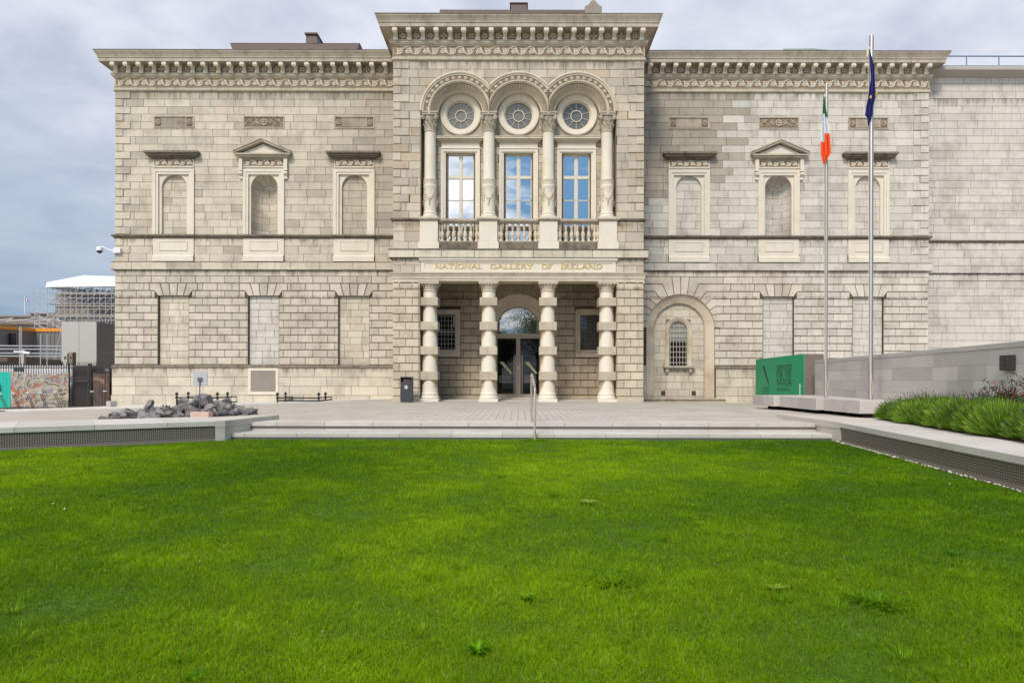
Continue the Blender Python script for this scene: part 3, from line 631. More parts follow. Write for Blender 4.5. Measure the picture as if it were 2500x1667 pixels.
# ------------------------------------------------------------------ upper windows of the wings
def blind_window(c, niche=False):
    f = MB(); y = WY - .05
    # eared architrave: outer moulded frame
    for (a, b, yy) in ((1.015, .87, y - .05), (.87, .755, y - .02)):
        f.box(c - a, c - b, yy, WY + .1, ZS, 11.30 - (1.015 - a) ); f.box(c + b, c + a, yy, WY + .1, ZS, 11.30 - (1.015 - a))
        f.box(c - b, c + b, yy, WY + .1, 11.30 - (1.015 - a) - (a - b), 11.30 - (1.015 - a))
    f.box(c - 1.0, c + 1.0, WY - .05, WY + .1, 11.305, 11.36); f.box(c - 1.0, c + 1.0, WY - .10, WY + .1, 11.365, 11.42)
    f.box(c - 1.0, c + 1.0, WY - .06, WY + .1, 11.425, 11.76)
    arch_plate(f, c, 10.43, .62 if not niche else .655, c - .757, c + .757, ZS, 11.062 if not niche else 11.17, WY + .02, WY + .16)
    if not niche: f.box(c - .757, c + .757, WY + .03, WY + .06, 11.062, 11.17)
    o = f.build("niche_surround" if niche else "blind_window_surround", M_cream, bld)
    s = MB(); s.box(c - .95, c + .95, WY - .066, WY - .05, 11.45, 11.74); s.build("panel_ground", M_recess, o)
    s = MB(); scroll_strip(s, c - .93, c + .93, 11.46, 11.73, WY - .085, r=.022); s.build("carved_panel", M_cream, o)
    h = MB()
    if not niche:
        for (e, yo, za, zb) in ((1.03, .12, 11.77, 11.83), (1.12, .2, 11.835, 11.90), (1.24, .30, 11.905, 12.00), (1.32, .38, 12.005, 12.10)): h.box(c - e, c + e, WY - yo, WY + .05, za, zb)
        h.build("hood_moulding", M_dirty, o)
        b = MB(); courses(b, c - .64, c + .64, ZS, 9, PC, WY + .14, 'left' if c < 0 else 'annex', wmin=.5, wmax=.8, proud=0); b.face([(c - .7, WY + .155, ZS), (c + .7, WY + .155, ZS), (c + .7, WY + .155, 11.2), (c - .7, WY + .155, 11.2)], (.2, .15, .1))
        b.build("blind_infill", M_ash, o)
    else:
        for (e, yo, za, zb) in ((1.10, .10, 11.77, 11.84), (1.28, .26, 11.845, 11.93), (1.36, .34, 11.935, 12.0)): h.box(c - e, c + e, WY - yo, WY + .05, za, zb)
        # raking cornices
        for sg in (-1, 1):
            for (lo, hi, yo) in ((0, .09, .34), (.09, .16, .38)):
                pts = [(c + sg * 1.40, 12.0 + lo), (c, 12.58 + lo), (c, 12.58 + hi), (c + sg * 1.40, 12.0 + hi)]
                if sg > 0: pts = pts[::-1] 
                h.slab(pts if sg < 0 else pts, WY - yo, WY + .05, .008) if False else h.slab([(c + sg * 1.40, 12.0 + lo), (c, 12.58 + lo), (c, 12.58 + hi), (c + sg * 1.40, 12.0 + hi)][::(1 if sg < 0 else -1)], WY - yo, WY + .05, .006)
        h.build("pediment", M_corn, o)
        t = MB(); t.slab([(c - 1.2, 12.0), (c + 1.2, 12.0), (c, 12.5)], WY - .14, WY + .05, .01); t.build("tympanum", M_cream, o)
        for sg in (-1, 1):
            k = MB(); X = c + sg * 1.10
            k.box(X - .085, X + .085, WY - .18, WY + .02, 11.2, 11.82); k.tube([(X - .09, WY - .13, 11.08), (X + .09, WY - .13, 11.08)], .085, 10); k.box(X - .07, X + .07, WY - .10, WY + .02, 10.85, 11.1); k.tube([(X - .08, WY - .07, 10.84), (X + .08, WY - .07, 10.84)], .05, 8)
            k.build("console_bracket", M_cream, o)
        n = MB(); r = .655; kind = 'left' if c < 0 else 'annex'
        seg = 16
        for i in range(7):
            z0_, z1_ = ZS + i * .3357, ZS + (i + 1) * .3357
            cuts = [0, .33, .72, 1] if i % 2 else [0, .5, 1]
            for u0, u1 in zip(cuts, cuts[1:]):
                col = tone(c, 10, kind); m_ = 6
                for k in range(m_):
                    a, b = PI * (u0 + .004 + (u1 - u0 - .008) * k / m_), PI * (u0 + .004 + (u1 - u0 - .008) * (k + 1) / m_)
                    n.face([(c - r * math.cos(a), WY + .1 + r * math.sin(a), z0_ + .006), (c - r * math.cos(b), WY + .1 + r * math.sin(b), z0_ + .006), (c - r * math.cos(b), WY + .1 + r * math.sin(b), z1_ - .006), (c - r * math.cos(a), WY + .1 + r * math.sin(a), z1_ - .006)], col)
        # half dome with radiating joints
        sect = [0, .2, .42, .58, .8, 1]
        for u0, u1 in zip(sect, sect[1:]):
            col = tone(c, 10, kind)
            for k in range(5):
                for j in range(8):
                    def D(u, v):
                        th = PI * u; ph = .42 + (PI / 2 - .42) * v   # fan about the hub at the back
                        d = Vector((-math.cos(th) * math.sin(ph), 0, math.sin(th) * math.sin(ph))); return (c + r * d.x, WY + .1 + r * math.cos(ph), 10.43 + r * d.z)
                    ua, ub = u0 + .004 + (u1 - u0 - .008) * k / 5, u0 + .004 + (u1 - u0 - .008) * (k + 1) / 5
                    n.face([D(ua, j / 8), D(ub, j / 8), D(ub, (j + 1) / 8), D(ua, (j + 1) / 8)], col)
        hub = tone(c, 10, kind)
        for k in range(10):
            for j in range(3):
                def D2(u, v):
                    th = PI * u; ph = .40 * v; return (c - r * math.cos(th) * math.sin(ph), WY + .1 + r * math.cos(ph), 10.43 + r * math.sin(th) * math.sin(ph))
                n.face([D2(k / 10, j / 3), D2((k + 1) / 10, j / 3), D2((k + 1) / 10, (j + 1) / 3), D2(k / 10, (j + 1) / 3)], hub)
        n.build("niche_recess", M_ash, o)
        nb = MB(); nb.lathe(c, WY + .1, [(r + .01, ZS), (r + .01, 10.43)] + [((r + .01) * math.cos(t), 10.43 + (r + .01) * math.sin(t)) for t in [PI / 2 * k / 8 for k in range(1, 9)]], 16, 0, PI); nb.build("niche_joints", M_joint, o)
    # pedestal block with sunk panel under the sill
    p = MB(); p.box(c - 1.0, c + 1.0, WY - .07, WY + .05, 7.06, 7.89); p.sweep([(c - 1.0, WY), (c + 1.0, WY)], [(.07, 7.06), (.09, 7.05), (.15, 7.0), (.15, 6.76), (0, 6.76)])
    for q in ((c - .69, c + .69, 7.72, 7.745), (c - .69, c + .69, 7.285, 7.31), (c - .69, c - .665, 7.31, 7.72), (c + .665, c + .69, 7.31, 7.72)): p.box(q[0], q[1], WY - .10, WY - .06, q[2], q[3])
    p.box(c - .66, c + .66, WY - .085, WY - .06, 7.315, 7.715)
    p.build("window_pedestal", M_cream, bld)
for i, c in enumerate(LC + RCx): blind_window(c, i in (1, 4))
for i, c in enumerate(LC + RCx):
    p = MB(); z0, z1 = 13.32, 13.91
    p.box(c - .99, c + .99, WY + .0, WY + .1, z0, z1)
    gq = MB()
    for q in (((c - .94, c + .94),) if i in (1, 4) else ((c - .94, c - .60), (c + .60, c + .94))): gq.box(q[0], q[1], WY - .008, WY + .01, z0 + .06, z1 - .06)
    for q in ((c - 1.0, c + 1.0, z1 - .05, z1), (c - 1.0, c + 1.0, z0, z0 + .05), (c - 1.0, c - .95, z0 + .05, z1 - .05), (c + .95, c + 1.0, z0 + .05, z1 - .05)): p.box(q[0], q[1], WY - .05, WY + .05, q[2], q[3])
    if i in (1, 4):
        rosette(p, c, WY - .02, 13.62, .19, 8)
        for sg in (-1, 1):
            for k in range(4): scroll(p, c + sg * (.33 + .19 * k), 13.62 + .09 * (-1) ** k, .11, WY - .02, sg, r=.02, turns=1.2)
            for k in range(3): p.tube([(c + sg * .2, WY - .02, 13.5), (c + sg * (.45 + .15 * k), WY - .04, 13.8 - .05 * k), (c + sg * (.7 + .1 * k), WY - .02, 13.72 - .12 * k)], .02, 4)
    else:
        for sg in (-1, 1):
            rosette(p, c + sg * .77, WY - .02, 13.61, .14, 8)
            for q in ((-.18, -.15, 0), (.15, .18, 0)): p.box(c + sg * .77 + q[0], c + sg * .77 + q[1], WY - .04, WY, z0 + .07, z1 - .07)
        for k in range(18): p.box(c - .54 + k * .06, c - .54 + k * .06 + .035, WY - .03, WY, 13.46, 13.80)
        p.box(c - .57, c + .57, WY - .05, WY, 13.40, 13.44)
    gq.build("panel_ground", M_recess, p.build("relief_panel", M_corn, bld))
# ------------------------------------------------------------------ arcade over the first-floor windows
for i, c in enumerate(ACX):
    cl = (-1.31 if i > 0 else -9, 1.31 if i < 2 else 9)
    m = MB()
    ring_profile(m, c, SPR, [(1.76, .05), (1.76, -.10), (1.72, -.13), (1.68, -.13), (1.66, -.09), (1.60, -.08), (1.59, -.045), (1.40, -.045), (1.39, -.08), (1.345, -.08), (1.30, -.02)], 36, clip=cl)
    ring_profile(m, c, SPR, [(1.30, -.02), (1.22, .06), (1.04, .22), (1.00, .24), (1.00, .64)], 36)
    o = m.build("arch_moulding", M_carve, bld)
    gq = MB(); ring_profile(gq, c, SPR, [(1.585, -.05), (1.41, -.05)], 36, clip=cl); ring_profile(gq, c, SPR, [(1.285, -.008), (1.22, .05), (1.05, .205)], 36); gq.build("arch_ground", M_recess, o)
    f = MB()
    n = 15
    for k in range(n):
        a = PI * (.06 + .88 * (k + .5) / n); x = 1.495 * math.cos(a)
        if not (cl[0] + .06 < x < cl[1] - .06): continue
        scroll(f, c + x, SPR + 1.495 * math.sin(a), .066, -.066, 1 if k % 2 else -1, r=.019, turns=1.2)
    for sg in (-1, 1): scroll(f, c + sg * 1.4, SPR + .12, .06, -.05, sg, r=.015, turns=1.2) if abs(sg * 1.4) < abs(cl[0 if sg < 0 else 1]) else None
    f.build("arch_scrollwork", M_cream, o)
    d = MB()
    for k in range(52):
        a = PI * (k + .5) / 52; ca, sa = math.cos(a), math.sin(a)
        d.tube([(c + 1.24 * ca, .015, SPR + 1.24 * sa), (c + 1.05 * ca, .185, SPR + 1.05 * sa)], .023, 5, cap=True)
    d.build("arch_fluting", M_carve, o)
    # round window
    s = MB(); Z = 12.95
    ring_profile(s, c, Z, [(.93, RY + .02), (.93, RY - .09), (.90, RY - .11), (.84, RY - .11), (.82, RY - .07), (.70, RY - .05), (.68, RY - .02), (.655, RY - .02), (.645, RY + .2)], 40, 0, 2 * PI)
    ro = s.build("round_window", M_cream, bld, smooth=True)
    g = MB(); g.lathe(0, 0, [(0.001, 0), (.66, 0)], 40); 
    for q in range(len(g.v)): g.v[q] = (c + g.v[q][0], RY + .16, Z + g.v[q][1])
    g.build("glass", M_glass_dim, ro)
    b = MB(); ring_profile(b, c, Z, [(.655, RY + .155), (.655, RY + .10), (.60, RY + .10), (.60, RY + .155)], 40, 0, 2 * PI); ring_profile(b, c, Z, [(.265, RY + .155), (.265, RY + .10), (.232, RY + .10), (.232, RY + .155)], 28, 0, 2 * PI)
    for k in range(10):
        a = 2 * PI * (k + .5) / 10
        b.tube([(c + .26 * math.cos(a), RY + .13, Z + .26 * math.sin(a)), (c + .61 * math.cos(a), RY + .13, Z + .61 * math.sin(a))], .013, 4)
    b.build("glazing_bars", M_winframe, ro)
    # tall window
    f = MB(); zt = 11.22; zb = 7.05
    for (a, bb, yy, t) in ((.88, .76, RY - .13, 11.62 - .24), (.76, .675, RY - .09, 11.62 - .36)):
        f.box(c - a, c - bb, yy, RY + .1, zb, t); f.box(c + bb, c + a, yy, RY + .1, zb, t)
        f.box(c - bb, c + bb, yy, RY + .1, t - (a - bb), t) if a > .8 else f.box(c - bb, c + bb, yy, RY + .1, zt, t)
    for s_ in (-1, 1): f.box(*(sorted((c + s_ * .675, c + s_ * .66))), RY - .05, RY + .3, zb, zt)
    f.box(c - .66, c + .66, RY - .05, RY + .3, zt - .01, zt + .02)
    f.box(c - .90, c + .90, RY - .16, RY + .1, 11.385, 11.44); f.box(c - .86, c + .86, RY - .10, RY + .1, 11.445, 11.66)
    wo = f.build("tall_window", M_cream, bld)
    h = MB()
    for (e, yo, za, zb2) in ((.92, .16, 11.665, 11.72), (1.0, .24, 11.725, 11.79), (1.06, .32, 11.795, 11.87), (1.08, .34, 11.875, 11.90)): h.box(c - e, c + e, RY - yo, RY + .05, za, zb2)
    h.build("hood_moulding", M_carve, wo)
    y = RY + .13; b = MB()
    b.box(c - .66, c - .60, y, y + .08, zb, zt); b.box(c + .60, c + .66, y, y + .08, zb, zt); b.box(c - .60, c + .60, y, y + .08, zt - .06, zt); b.box(c - .045, c + .045, y - .02, y + .08, zb, zt - .06)
    for s_ in (-1, 1):
        a1_, b1_ = sorted((c + s_ * .045, c + s_ * .60)); b.box(a1_, b1_, y - .01, y + .08, 10.10, 10.24)
        for z in (9.13, 8.12): b.box(a1_, b1_, y + .01, y + .08, z - .02, z + .02)
        for (p, q) in ((a1_, a1_ + .04), (b1_ - .04, b1_)): b.box(p, q, y + .01, y + .08, zb, 10.10); b.box(p, q, y + .01, y + .08, 10.24, zt - .06)
    b.build("window_frame", M_winframe, wo)
    g = MB(); g.box(c - .62, c + .62, y + .05, y + .07, zb, zt - .02); g.build("glass", M_glass, wo)
# ------------------------------------------------------------------ upper columns
CXU = (-3.96, -1.33, 1.33, 3.96); CYU = .30
def upper_column():
    s = MB(); s.lathe(0, 0, [(.335, 8.20), (.355, 8.24), (.345, 8.30), (.31, 8.33), (.30, 8.36), (.325, 8.385), (.31, 8.42), (.285, 8.44), (.278, 8.55), (.285, 9.2), (.295, 9.55), (.31, 9.58), (.31, 9.62), (.29, 9.66), (.29, 9.86), (.305, 9.88), (.305, 9.93), (.27, 9.95), (.26, 10.0), (.25, 12.0)], 28)
    s.box(-.37, .37, -.37, .37, 8.13, 8.20)
    o = s.build("upper_column", M_cream, bld, smooth=True)
    g = MB()
    for k in range(30):
        a = 2 * PI * k / 30
        for z in (9.70, 9.77, 9.83): g.tube([(.29 * math.cos(a), .29 * math.sin(a), z - .02), (.30 * math.cos(a), .30 * math.sin(a), z + .02)], .014, 4)
    for q in range(4):   # hanging garlands round the drum
        a0 = q * PI / 2 - PI / 4
        for rr, dz in ((0, 0), (.05, .03), (-.05, -.04)):
            g.tube([(.295 * math.cos(a0 + PI / 2 * t / 12), .295 * math.sin(a0 + PI / 2 * t / 12), 9.50 + dz - .48 * math.sin(PI * t / 12) ** .7) for t in range(13)], .022, 5)
        for j in range(5): g.tube([(.30 * math.cos(a0), .30 * math.sin(a0), 9.5 - j * .12), (.325 * math.cos(a0 + .07), .325 * math.sin(a0 + .07), 9.42 - j * .12)], .038, 5, r2=.02)
        for s_ in (-1, 1): g.tube([(.31 * math.cos(a0 + s_ * .02 * t), .31 * math.sin(a0 + s_ * .02 * t), 9.50 + .03 * math.sin(t)) for t in range(7)], .018, 4)
        am = a0 + PI / 4
        g.tube([(.31 * math.cos(am), .31 * math.sin(am), 8.98), (.31 * math.cos(am), .31 * math.sin(am), 8.74)], .055, 6, r2=.02)
    g.build("garland", M_carve, o)
    c = MB(); c.lathe(0, 0, [(.25, 12.0), (.275, 12.03), (.275, 12.07), (.25, 12.09), (.245, 12.12), (.26, 12.45), (.33, 12.66), (.30, 12.70)], 24)
    c.box(-.375, .375, -.375, .375, 12.80, 12.86); c.box(-.34, .34, -.34, .34, 12.72, 12.80)
    for row, (z0, z1, r0, r1, nn) in enumerate(((12.10, 12.36, .25, .33, 12), (12.26, 12.52, .26, .36, 12))):
        for k in range(nn):
            a = 2 * PI * (k + .5 * row) / nn; t = Vector((math.cos(a), math.sin(a), 0)); s_ = Vector((-t.y, t.x, 0)); 
            c.face([t * r0 - s_ * .05 + Vector((0, 0, z0)), t * r0 + s_ * .05 + Vector((0, 0, z0)), t * (r0 + .03) + s_ * .05 + Vector((0, 0, z1 - .06)), t * r1 + Vector((0, 0, z1)), t * (r0 + .03) - s_ * .05 + Vector((0, 0, z1 - .06))])
            c.tube([t * (r1 - .02) + Vector((0, 0, z1)), t * (r1 + .012) + Vector((0, 0, z1 - .05))], .024, 5)
    for k in range(4):
        a = PI / 4 + k * PI / 2; t = Vector((math.cos(a), math.sin(a), 0)); s_ = Vector((-t.y, t.x, 0)); p = t * .40 + Vector((0, 0, 12.62))
        c.tube([p - s_ * .05, p + s_ * .05], .10, 10); c.tube([p - s_ * .07, p + s_ * .07], .045, 8)
        c.tube([t * .28 + Vector((0, 0, 12.62)), t * .36 + Vector((0, 0, 12.72))], .04, 5)
        a = k * PI / 2; t = Vector((math.cos(a), math.sin(a), 0)); c.tube([t * .30 + Vector((0, 0, 12.76)), t * .38 + Vector((0, 0, 12.76))], .06, 7)
    c.build("capital", M_corn, o)
    return o
u0 = upper_column(); u0.location = (CXU[0], CYU, 0)
for x in CXU[1:]: u = copy_tree(u0, bld); u.location = (x, CYU, 0)
# ------------------------------------------------------------------ balustrade
for x in CXU:
    p = MB(); p.bbox(x - .40, x + .40, -.16, .72, 7.095, 8.0, .01); p.box(x - .46, x + .46, -.22, .74, 6.75, 7.03); p.box(x - .43, x + .43, -.19, .74, 7.035, 7.09)
    o = p.build("balcony_pedestal", M_cream, bld)
    q = MB(); q.box(x - .44, x + .44, -.20, .74, 8.0, 8.04); q.box(x - .49, x + .49, -.25, .74, 8.045, 8.12); q.build("pedestal_cap", M_corn, o)
bprof = [(.085, 0), (.085, .02), (.06, .06), (.045, .10), (.07, .17), (.095, .25), (.085, .33), (.05, .43), (.04, .48), (.06, .50), (.06, .53), (.045, .55), (.075, .64), (.08, .68), (.05, .74), (.06, .78)]
for c in ACX:
    p = MB(); p.box(c - .91, c + .91, -.09, .22, 7.0, 7.105); p.box(c - .92, c + .92, -.10, .22, 7.94, 7.99); p.box(c - .92, c + .92, -.15, .25, 7.995, 8.09); p.box(c - .91, c + .91, -.05, .2, 6.75, 6.999)
    o = p.build("balustrade", M_corn, bld)
    b = MB(); b.lathe(0, 0, [(r, z + .03) for r, z in bprof], 12); b.box(-.085, .085, -.085, .085, -.0, .03); b.box(-.08, .08, -.08, .08, .80, .83)
    b0 = b.build("baluster", M_carve, o, smooth=True); xs = [c + .2555 * k for k in range(-3, 4)]
    b0.location = (xs[0], .06, 7.106)
    for x in xs[1:]: inst(b0, (x, .06, 7.106), o)
    b = MB()
    for s_ in (-1, 1): b.lathe(c + s_ * .90, .06, [(r, z + 7.136) for r, z in bprof], 12)
    b.build("half_balusters", M_carve, o)
# ------------------------------------------------------------------ portico columns
CXL = (-3.97, -1.325, 1.325, 3.97); CYL = .44
# pale drums with brown weathering arches below each block
M_drum = bpy.data.materials.new("portland_drum"); M_drum.use_nodes = True
t = M_drum.node_tree; bs = t.nodes['Principled BSDF']; bs.inputs['Roughness'].default_value = .75; L = t.links.new
tcn = N(t, 'ShaderNodeTexCoord'); oi = N(t, 'ShaderNodeObjectInfo'); sp = N(t, 'ShaderNodeSeparateXYZ'); L(tcn.outputs['Object'], sp.inputs[0])
zz = sp.outputs[2]
zm = M('DIVIDE', M('SUBTRACT', zz, 2.094 - 1.10, nt=t), 1.10, nt=t); fz = M('FRACT', M('ADD', zm, 10.0, nt=t), nt=t)     # 0 just above a block .. 1 under the next
nn = N(t, 'ShaderNodeTexNoise'); nn.inputs['Scale'].default_value = 2.6; nn.inputs['Detail'].default_value = 4
ad = N(t, 'ShaderNodeVectorMath', operation='ADD'); L(tcn.outputs['Object'], ad.inputs[0]); L(oi.outputs['Location'], ad.inputs[1]); L(ad.outputs[0], nn.inputs['Vector'])
ax = M('ABSOLUTE', sp.outputs[0], nt=t)
edge = M('MULTIPLY_ADD', ax, -1.75, 1.10, nt=t)                      # centre of the drum face stays clean much higher
edge = M('ADD', edge, M('MULTIPLY_ADD', nn.outputs[0], .9, -.45, nt=t), nt=t)
st_ = M('MULTIPLY', M('SUBTRACT', fz, edge, nt=t), 6.0, nt=t, clamp=True)
mx = N(t, 'ShaderNodeMix'); mx.data_type = 'RGBA'; L(M('MULTIPLY', st_, .8, nt=t), mx.inputs[0]); mx.inputs[6].default_value = (.72, .65, .53, 1); mx.inputs[7].default_value = (.38, .275, .165, 1)
L(mx.outputs[2], bs.inputs['Base Color'])
M_winframe2 = mat('bronze_door_frame', (.36, .28, .20), rough=.4, metal=.2)
M_attr_b = mat('dark_grille_paint', (.12, .11, .10), rough=.6)
def lower_column():
    s = MB(); s.lathe(0, 0, [(.415, .13), (.425, .16), (.425, .21), (.40, .25), (.375, .27), (.37, .30), (.39, .32), (.39, .36), (.36, .38), (.35, .41), (.348, .6), (.335, 2.6), (.305, 4.95)], 32)
    s.box(-.425, .425, -.425, .425, 0, .13)
    o = s.build("portico_column", M_drum, bld, smooth=True)
    for z0, z1 in ((.965, 1.348), (2.094, 2.463), (3.19, 3.56), (4.275, 4.64)):
        k = .45 + .1 * random.random(); b = MB((k, k * .86, k * .64)); b.bbox(-.39, .39, -.39, .39, z0, z1, .012)
        b.build("square_block", M_rus, o)
    c = MB(); c.lathe(0, 0, [(.305, 4.92), (.345, 4.94), (.345, 4.97), (.31, 4.99), (.31, 5.05), (.34, 5.18), (.38, 5.25)], 24)
    c.box(-.43, .43, -.43, .43, 5.245, 5.30); c.box(-.45, .45, -.45, .45, 5.303, 5.357)
    for k in range(16):
        a = 2 * PI * k / 16; t = Vector((math.cos(a), math.sin(a), 0)); s_ = Vector((-t.y, t.x, 0)); big = (k % 4 == 2)
        r1 = .46 if big else .40
        c.face([t * .315 - s_ * .05 + Vector((0, 0, 5.0)), t * .315 + s_ * .05 + Vector((0, 0, 5.0)), t * .37 + s_ * .055 + Vector((0, 0, 5.14)), t * r1 + Vector((0, 0, 5.22)), t * .37 - s_ * .055 + Vector((0, 0, 5.14))])
        c.tube([t * (r1 - .03) + Vector((0, 0, 5.215)), t * (r1 + .015) + Vector((0, 0, 5.17))], .025, 5)
    c.build("capital", M_carve, o); return o
l0 = lower_column(); l0.location = (CXL[0], CYL, 0)
for x in CXL[1:]: u = copy_tree(l0, bld); u.location = (x, CYL, 0)
# ------------------------------------------------------------------ arched surrounds: door and right wing
def splayed_arch(c, name, m):
    s = MB(); ring_profile(s, c, DZ, [(DR, WY - .02), (DR, WY + .03), (DR - .05, WY + .05), (DR - .36, WY + .20), (1.30, WY + .17), (1.245, WY + .22), (1.245, WY + .30)], 36, legs=-.3)
    return s.build(name, m, bld)
M_surr = mat("stained_arch_stone", (.62, .53, .40), rough=.85, grain=.08, stain=.65, sscale=.75, streak=.25, stcol=(.30, .20, .105))
so1 = splayed_arch(0, "door_surround", M_surr); so2 = splayed_arch(AX, "arched_recess_surround", M_surr)
w_ = MB(); wc = AX - .03; WB = WY + .30
holes_w = [(wc - .60, wc + .60, 1.69, 3.99)]
courses(w_, AX - 1.25, AX + 1.25, -.2, 14, .36, WB + .02, 'plinth', wmin=.55, wmax=.9, proud=0, holes=holes_w, curve=None)
for (a, b, c, d) in rect_minus([(AX - 1.3, AX + 1.3, -.3, 5.0)], [(wc - .44, wc + .44, 1.69, 3.9)]): w_.face([(a, WB + .035, c), (b, WB + .035, c), (b, WB + .035, d), (a, WB + .035, d)], (.2, .15, .1))
w_.build("recess_infill", M_ash, bld)
aw = MB(); ring_profile(aw, wc, 3.45, [(.66, WB), (.66, WB - .07), (.62, WB - .09), (.58, WB - .06), (.52, WB - .05), (.50, WB - .02), (.445, WB), (.445, WB + .16)], 28, legs=1.69)
awo = aw.build("arched_window", M_surr, bld, smooth=True)
g = MB(); g.face([(wc - .5, WB + .14, 1.6), (wc + .5, WB + .14, 1.6), (wc + .5, WB + .14, 4.0), (wc - .5, WB + .14, 4.0)]); g.build("glass", M_dark, awo)
g = MB((.30, .30, .26)); g.face([(wc - .46, WB + .125, 2.95), (wc + .46, WB + .125, 2.95), (wc + .46, WB + .125, 3.95), (wc - .46, WB + .125, 3.95)]); g.build("window_blind", M_attr, awo)
g = MB()
for k in range(6):
    x = wc - .39 + .156 * k; zt = 3.45 + math.sqrt(max(0, .445 ** 2 - (x - wc) ** 2)); g.tube([(x, WB + .05, 1.72), (x, WB + .05, zt)], .013, 5)
for k in range(9):
    z = 1.85 + .262 * k; hw = .44 if z < 3.45 else math.sqrt(max(.001, .445 ** 2 - (z - 3.45) ** 2)); g.box(wc - hw, wc + hw, WB + .035, WB + .05, z - .013, z + .013)
g.build("iron_grille", M_grille, awo)
g = MB(); g.box(wc - .74, wc + .74, WB - .22, WB + .05, 1.60, 1.69); g.box(wc - .70, wc + .70, WB - .17, WB + .05, 1.545, 1.597)
for s_ in (-1, 1): g.box(wc + s_ * .58 - .07, wc + s_ * .58 + .07, WB - .14, WB + .05, 1.38, 1.54)
g.build("window_sill", M_corn, awo)
for s_ in (-1, 1):
    g = MB((.07, .055, .05)); x = AX - .02 + s_ * .76; g.box(x - .10, x + .10, WB - .02, WB + .03, .24, .45)
    for k in range(4): g.box(x - .08, x + .08, WB - .03, WB - .021, .27 + .042 * k, .29 + .042 * k)
    g.build("air_vent", M_attr, bld)
g = MB(); g.sweep([(BW, WY), (10.08, WY)], [(.42, -.2), (.42, -.12), (.36, -.06), (.36, 0.0), (.44, .04), (.44, .10), (0, .11)]); g.build("arch_plinth", M_corn, bld)
# ------------------------------------------------------------------ portico windows and door
for sg in (-1, 1):
    xa, xb = (-4.38, -2.85) if sg < 0 else (2.81, 4.38)
    x0, x1 = xa + .24, xb - .24; z0, z1 = 2.42, 4.18
    f = MB()
    for (e, y) in ((.24, WY - .09), (.14, WY - .05)):
        e2 = e - .10 if e > .2 else 0
        f.box(x0 - e, x0 - e2, y, WY + .15, z0 - .05, z1 + e); f.box(x1 + e2, x1 + e, y, WY + .15, z0 - .05, z1 + e); f.box(x0 - e2, x1 + e2, y, WY + .15, z1 + e2, z1 + e)
    f.box(x0 - .24, x1 + .24, WY - .07, WY + .1, 2.10, 2.37); f.box(x0 - .17, x1 + .17, WY - .16, WY + .1, 2.37, 2.44)
    for q in (x0 - .05, x1 + .05): f.box(q - .06, q + .06, WY - .12, WY, 2.26, 2.365)
    o = f.build("barred_window", M_surr, bld)
    g = MB(); g.face([(x0, WY + .12, z0), (x1, WY + .12, z0), (x1, WY + .12, z1), (x0, WY + .12, z1)]); g.build("glass", M_dark if sg < 0 else glass_mat("grey_window_glass", .08, (.11, .11, .10), .05), o)
    g = MB()
    nb = 7
    for k in range(nb): x = x0 + .02 + (x1 - x0 - .04) * k / (nb - 1); g.tube([(x, WY + .02, z0), (x, WY + .02, z1)], .012 if sg < 0 else .009, 5)
    for k in range(8): z = z0 + .1 + k * .225; g.box(x0, x1, WY + .005, WY + .02, z - .011, z + .011)
    g.box(x0, x1, WY + .03, WY + .08, 3.30, 3.36)
    g.build("iron_grille", M_grille if sg < 0 else M_attr_b, o)
    if sg < 0:
        g = MB((.5, .47, .42)); g.box(-3.22, -3.12, WY + .105, WY + .115, 3.55, 4.12); g.box(-3.32, -3.27, WY + .105, WY + .115, 3.42, 3.75); g.build("poster_behind_glass", M_attr, o)
DY = WY + .34
s = MB(); ring_profile(s, 0, DZ, [(1.28, DY - .05), (1.28, DY - .09), (1.10, DY - .09), (1.085, DY - .03), (1.085, DY + .1)], 36, legs=.1); s.build("door_arch_inner_ring", M_surr, so1)
do = MB(); do.box(-1.085, 1.085, DY - .04, DY + .1, 3.03, 3.10); do.box(-1.085, 1.085, DY - .02, DY + .1, 3.105, 3.27); do.box(-1.085, 1.085, DY - .03, DY + .1, .10, .20)
ring_profile(do, 0, DZ, [(1.08, DY + .05), (1.08, DY - .02), (1.03, DY - .02), (1.03, DY + .05)], 36, legs=3.27)
dobj = do.build("entrance_doorway", M_winframe2, bld)
g = MB(); 
pts = [(1.05 * math.cos(PI * k / 24), DY + .03, DZ + 1.05 * math.sin(PI * k / 24)) for k in range(25)]
g.face(pts + [(-1.05, DY + .03, 3.2), (1.05, DY + .03, 3.2)]); g.build("fanlight", M_glass_fan, dobj)
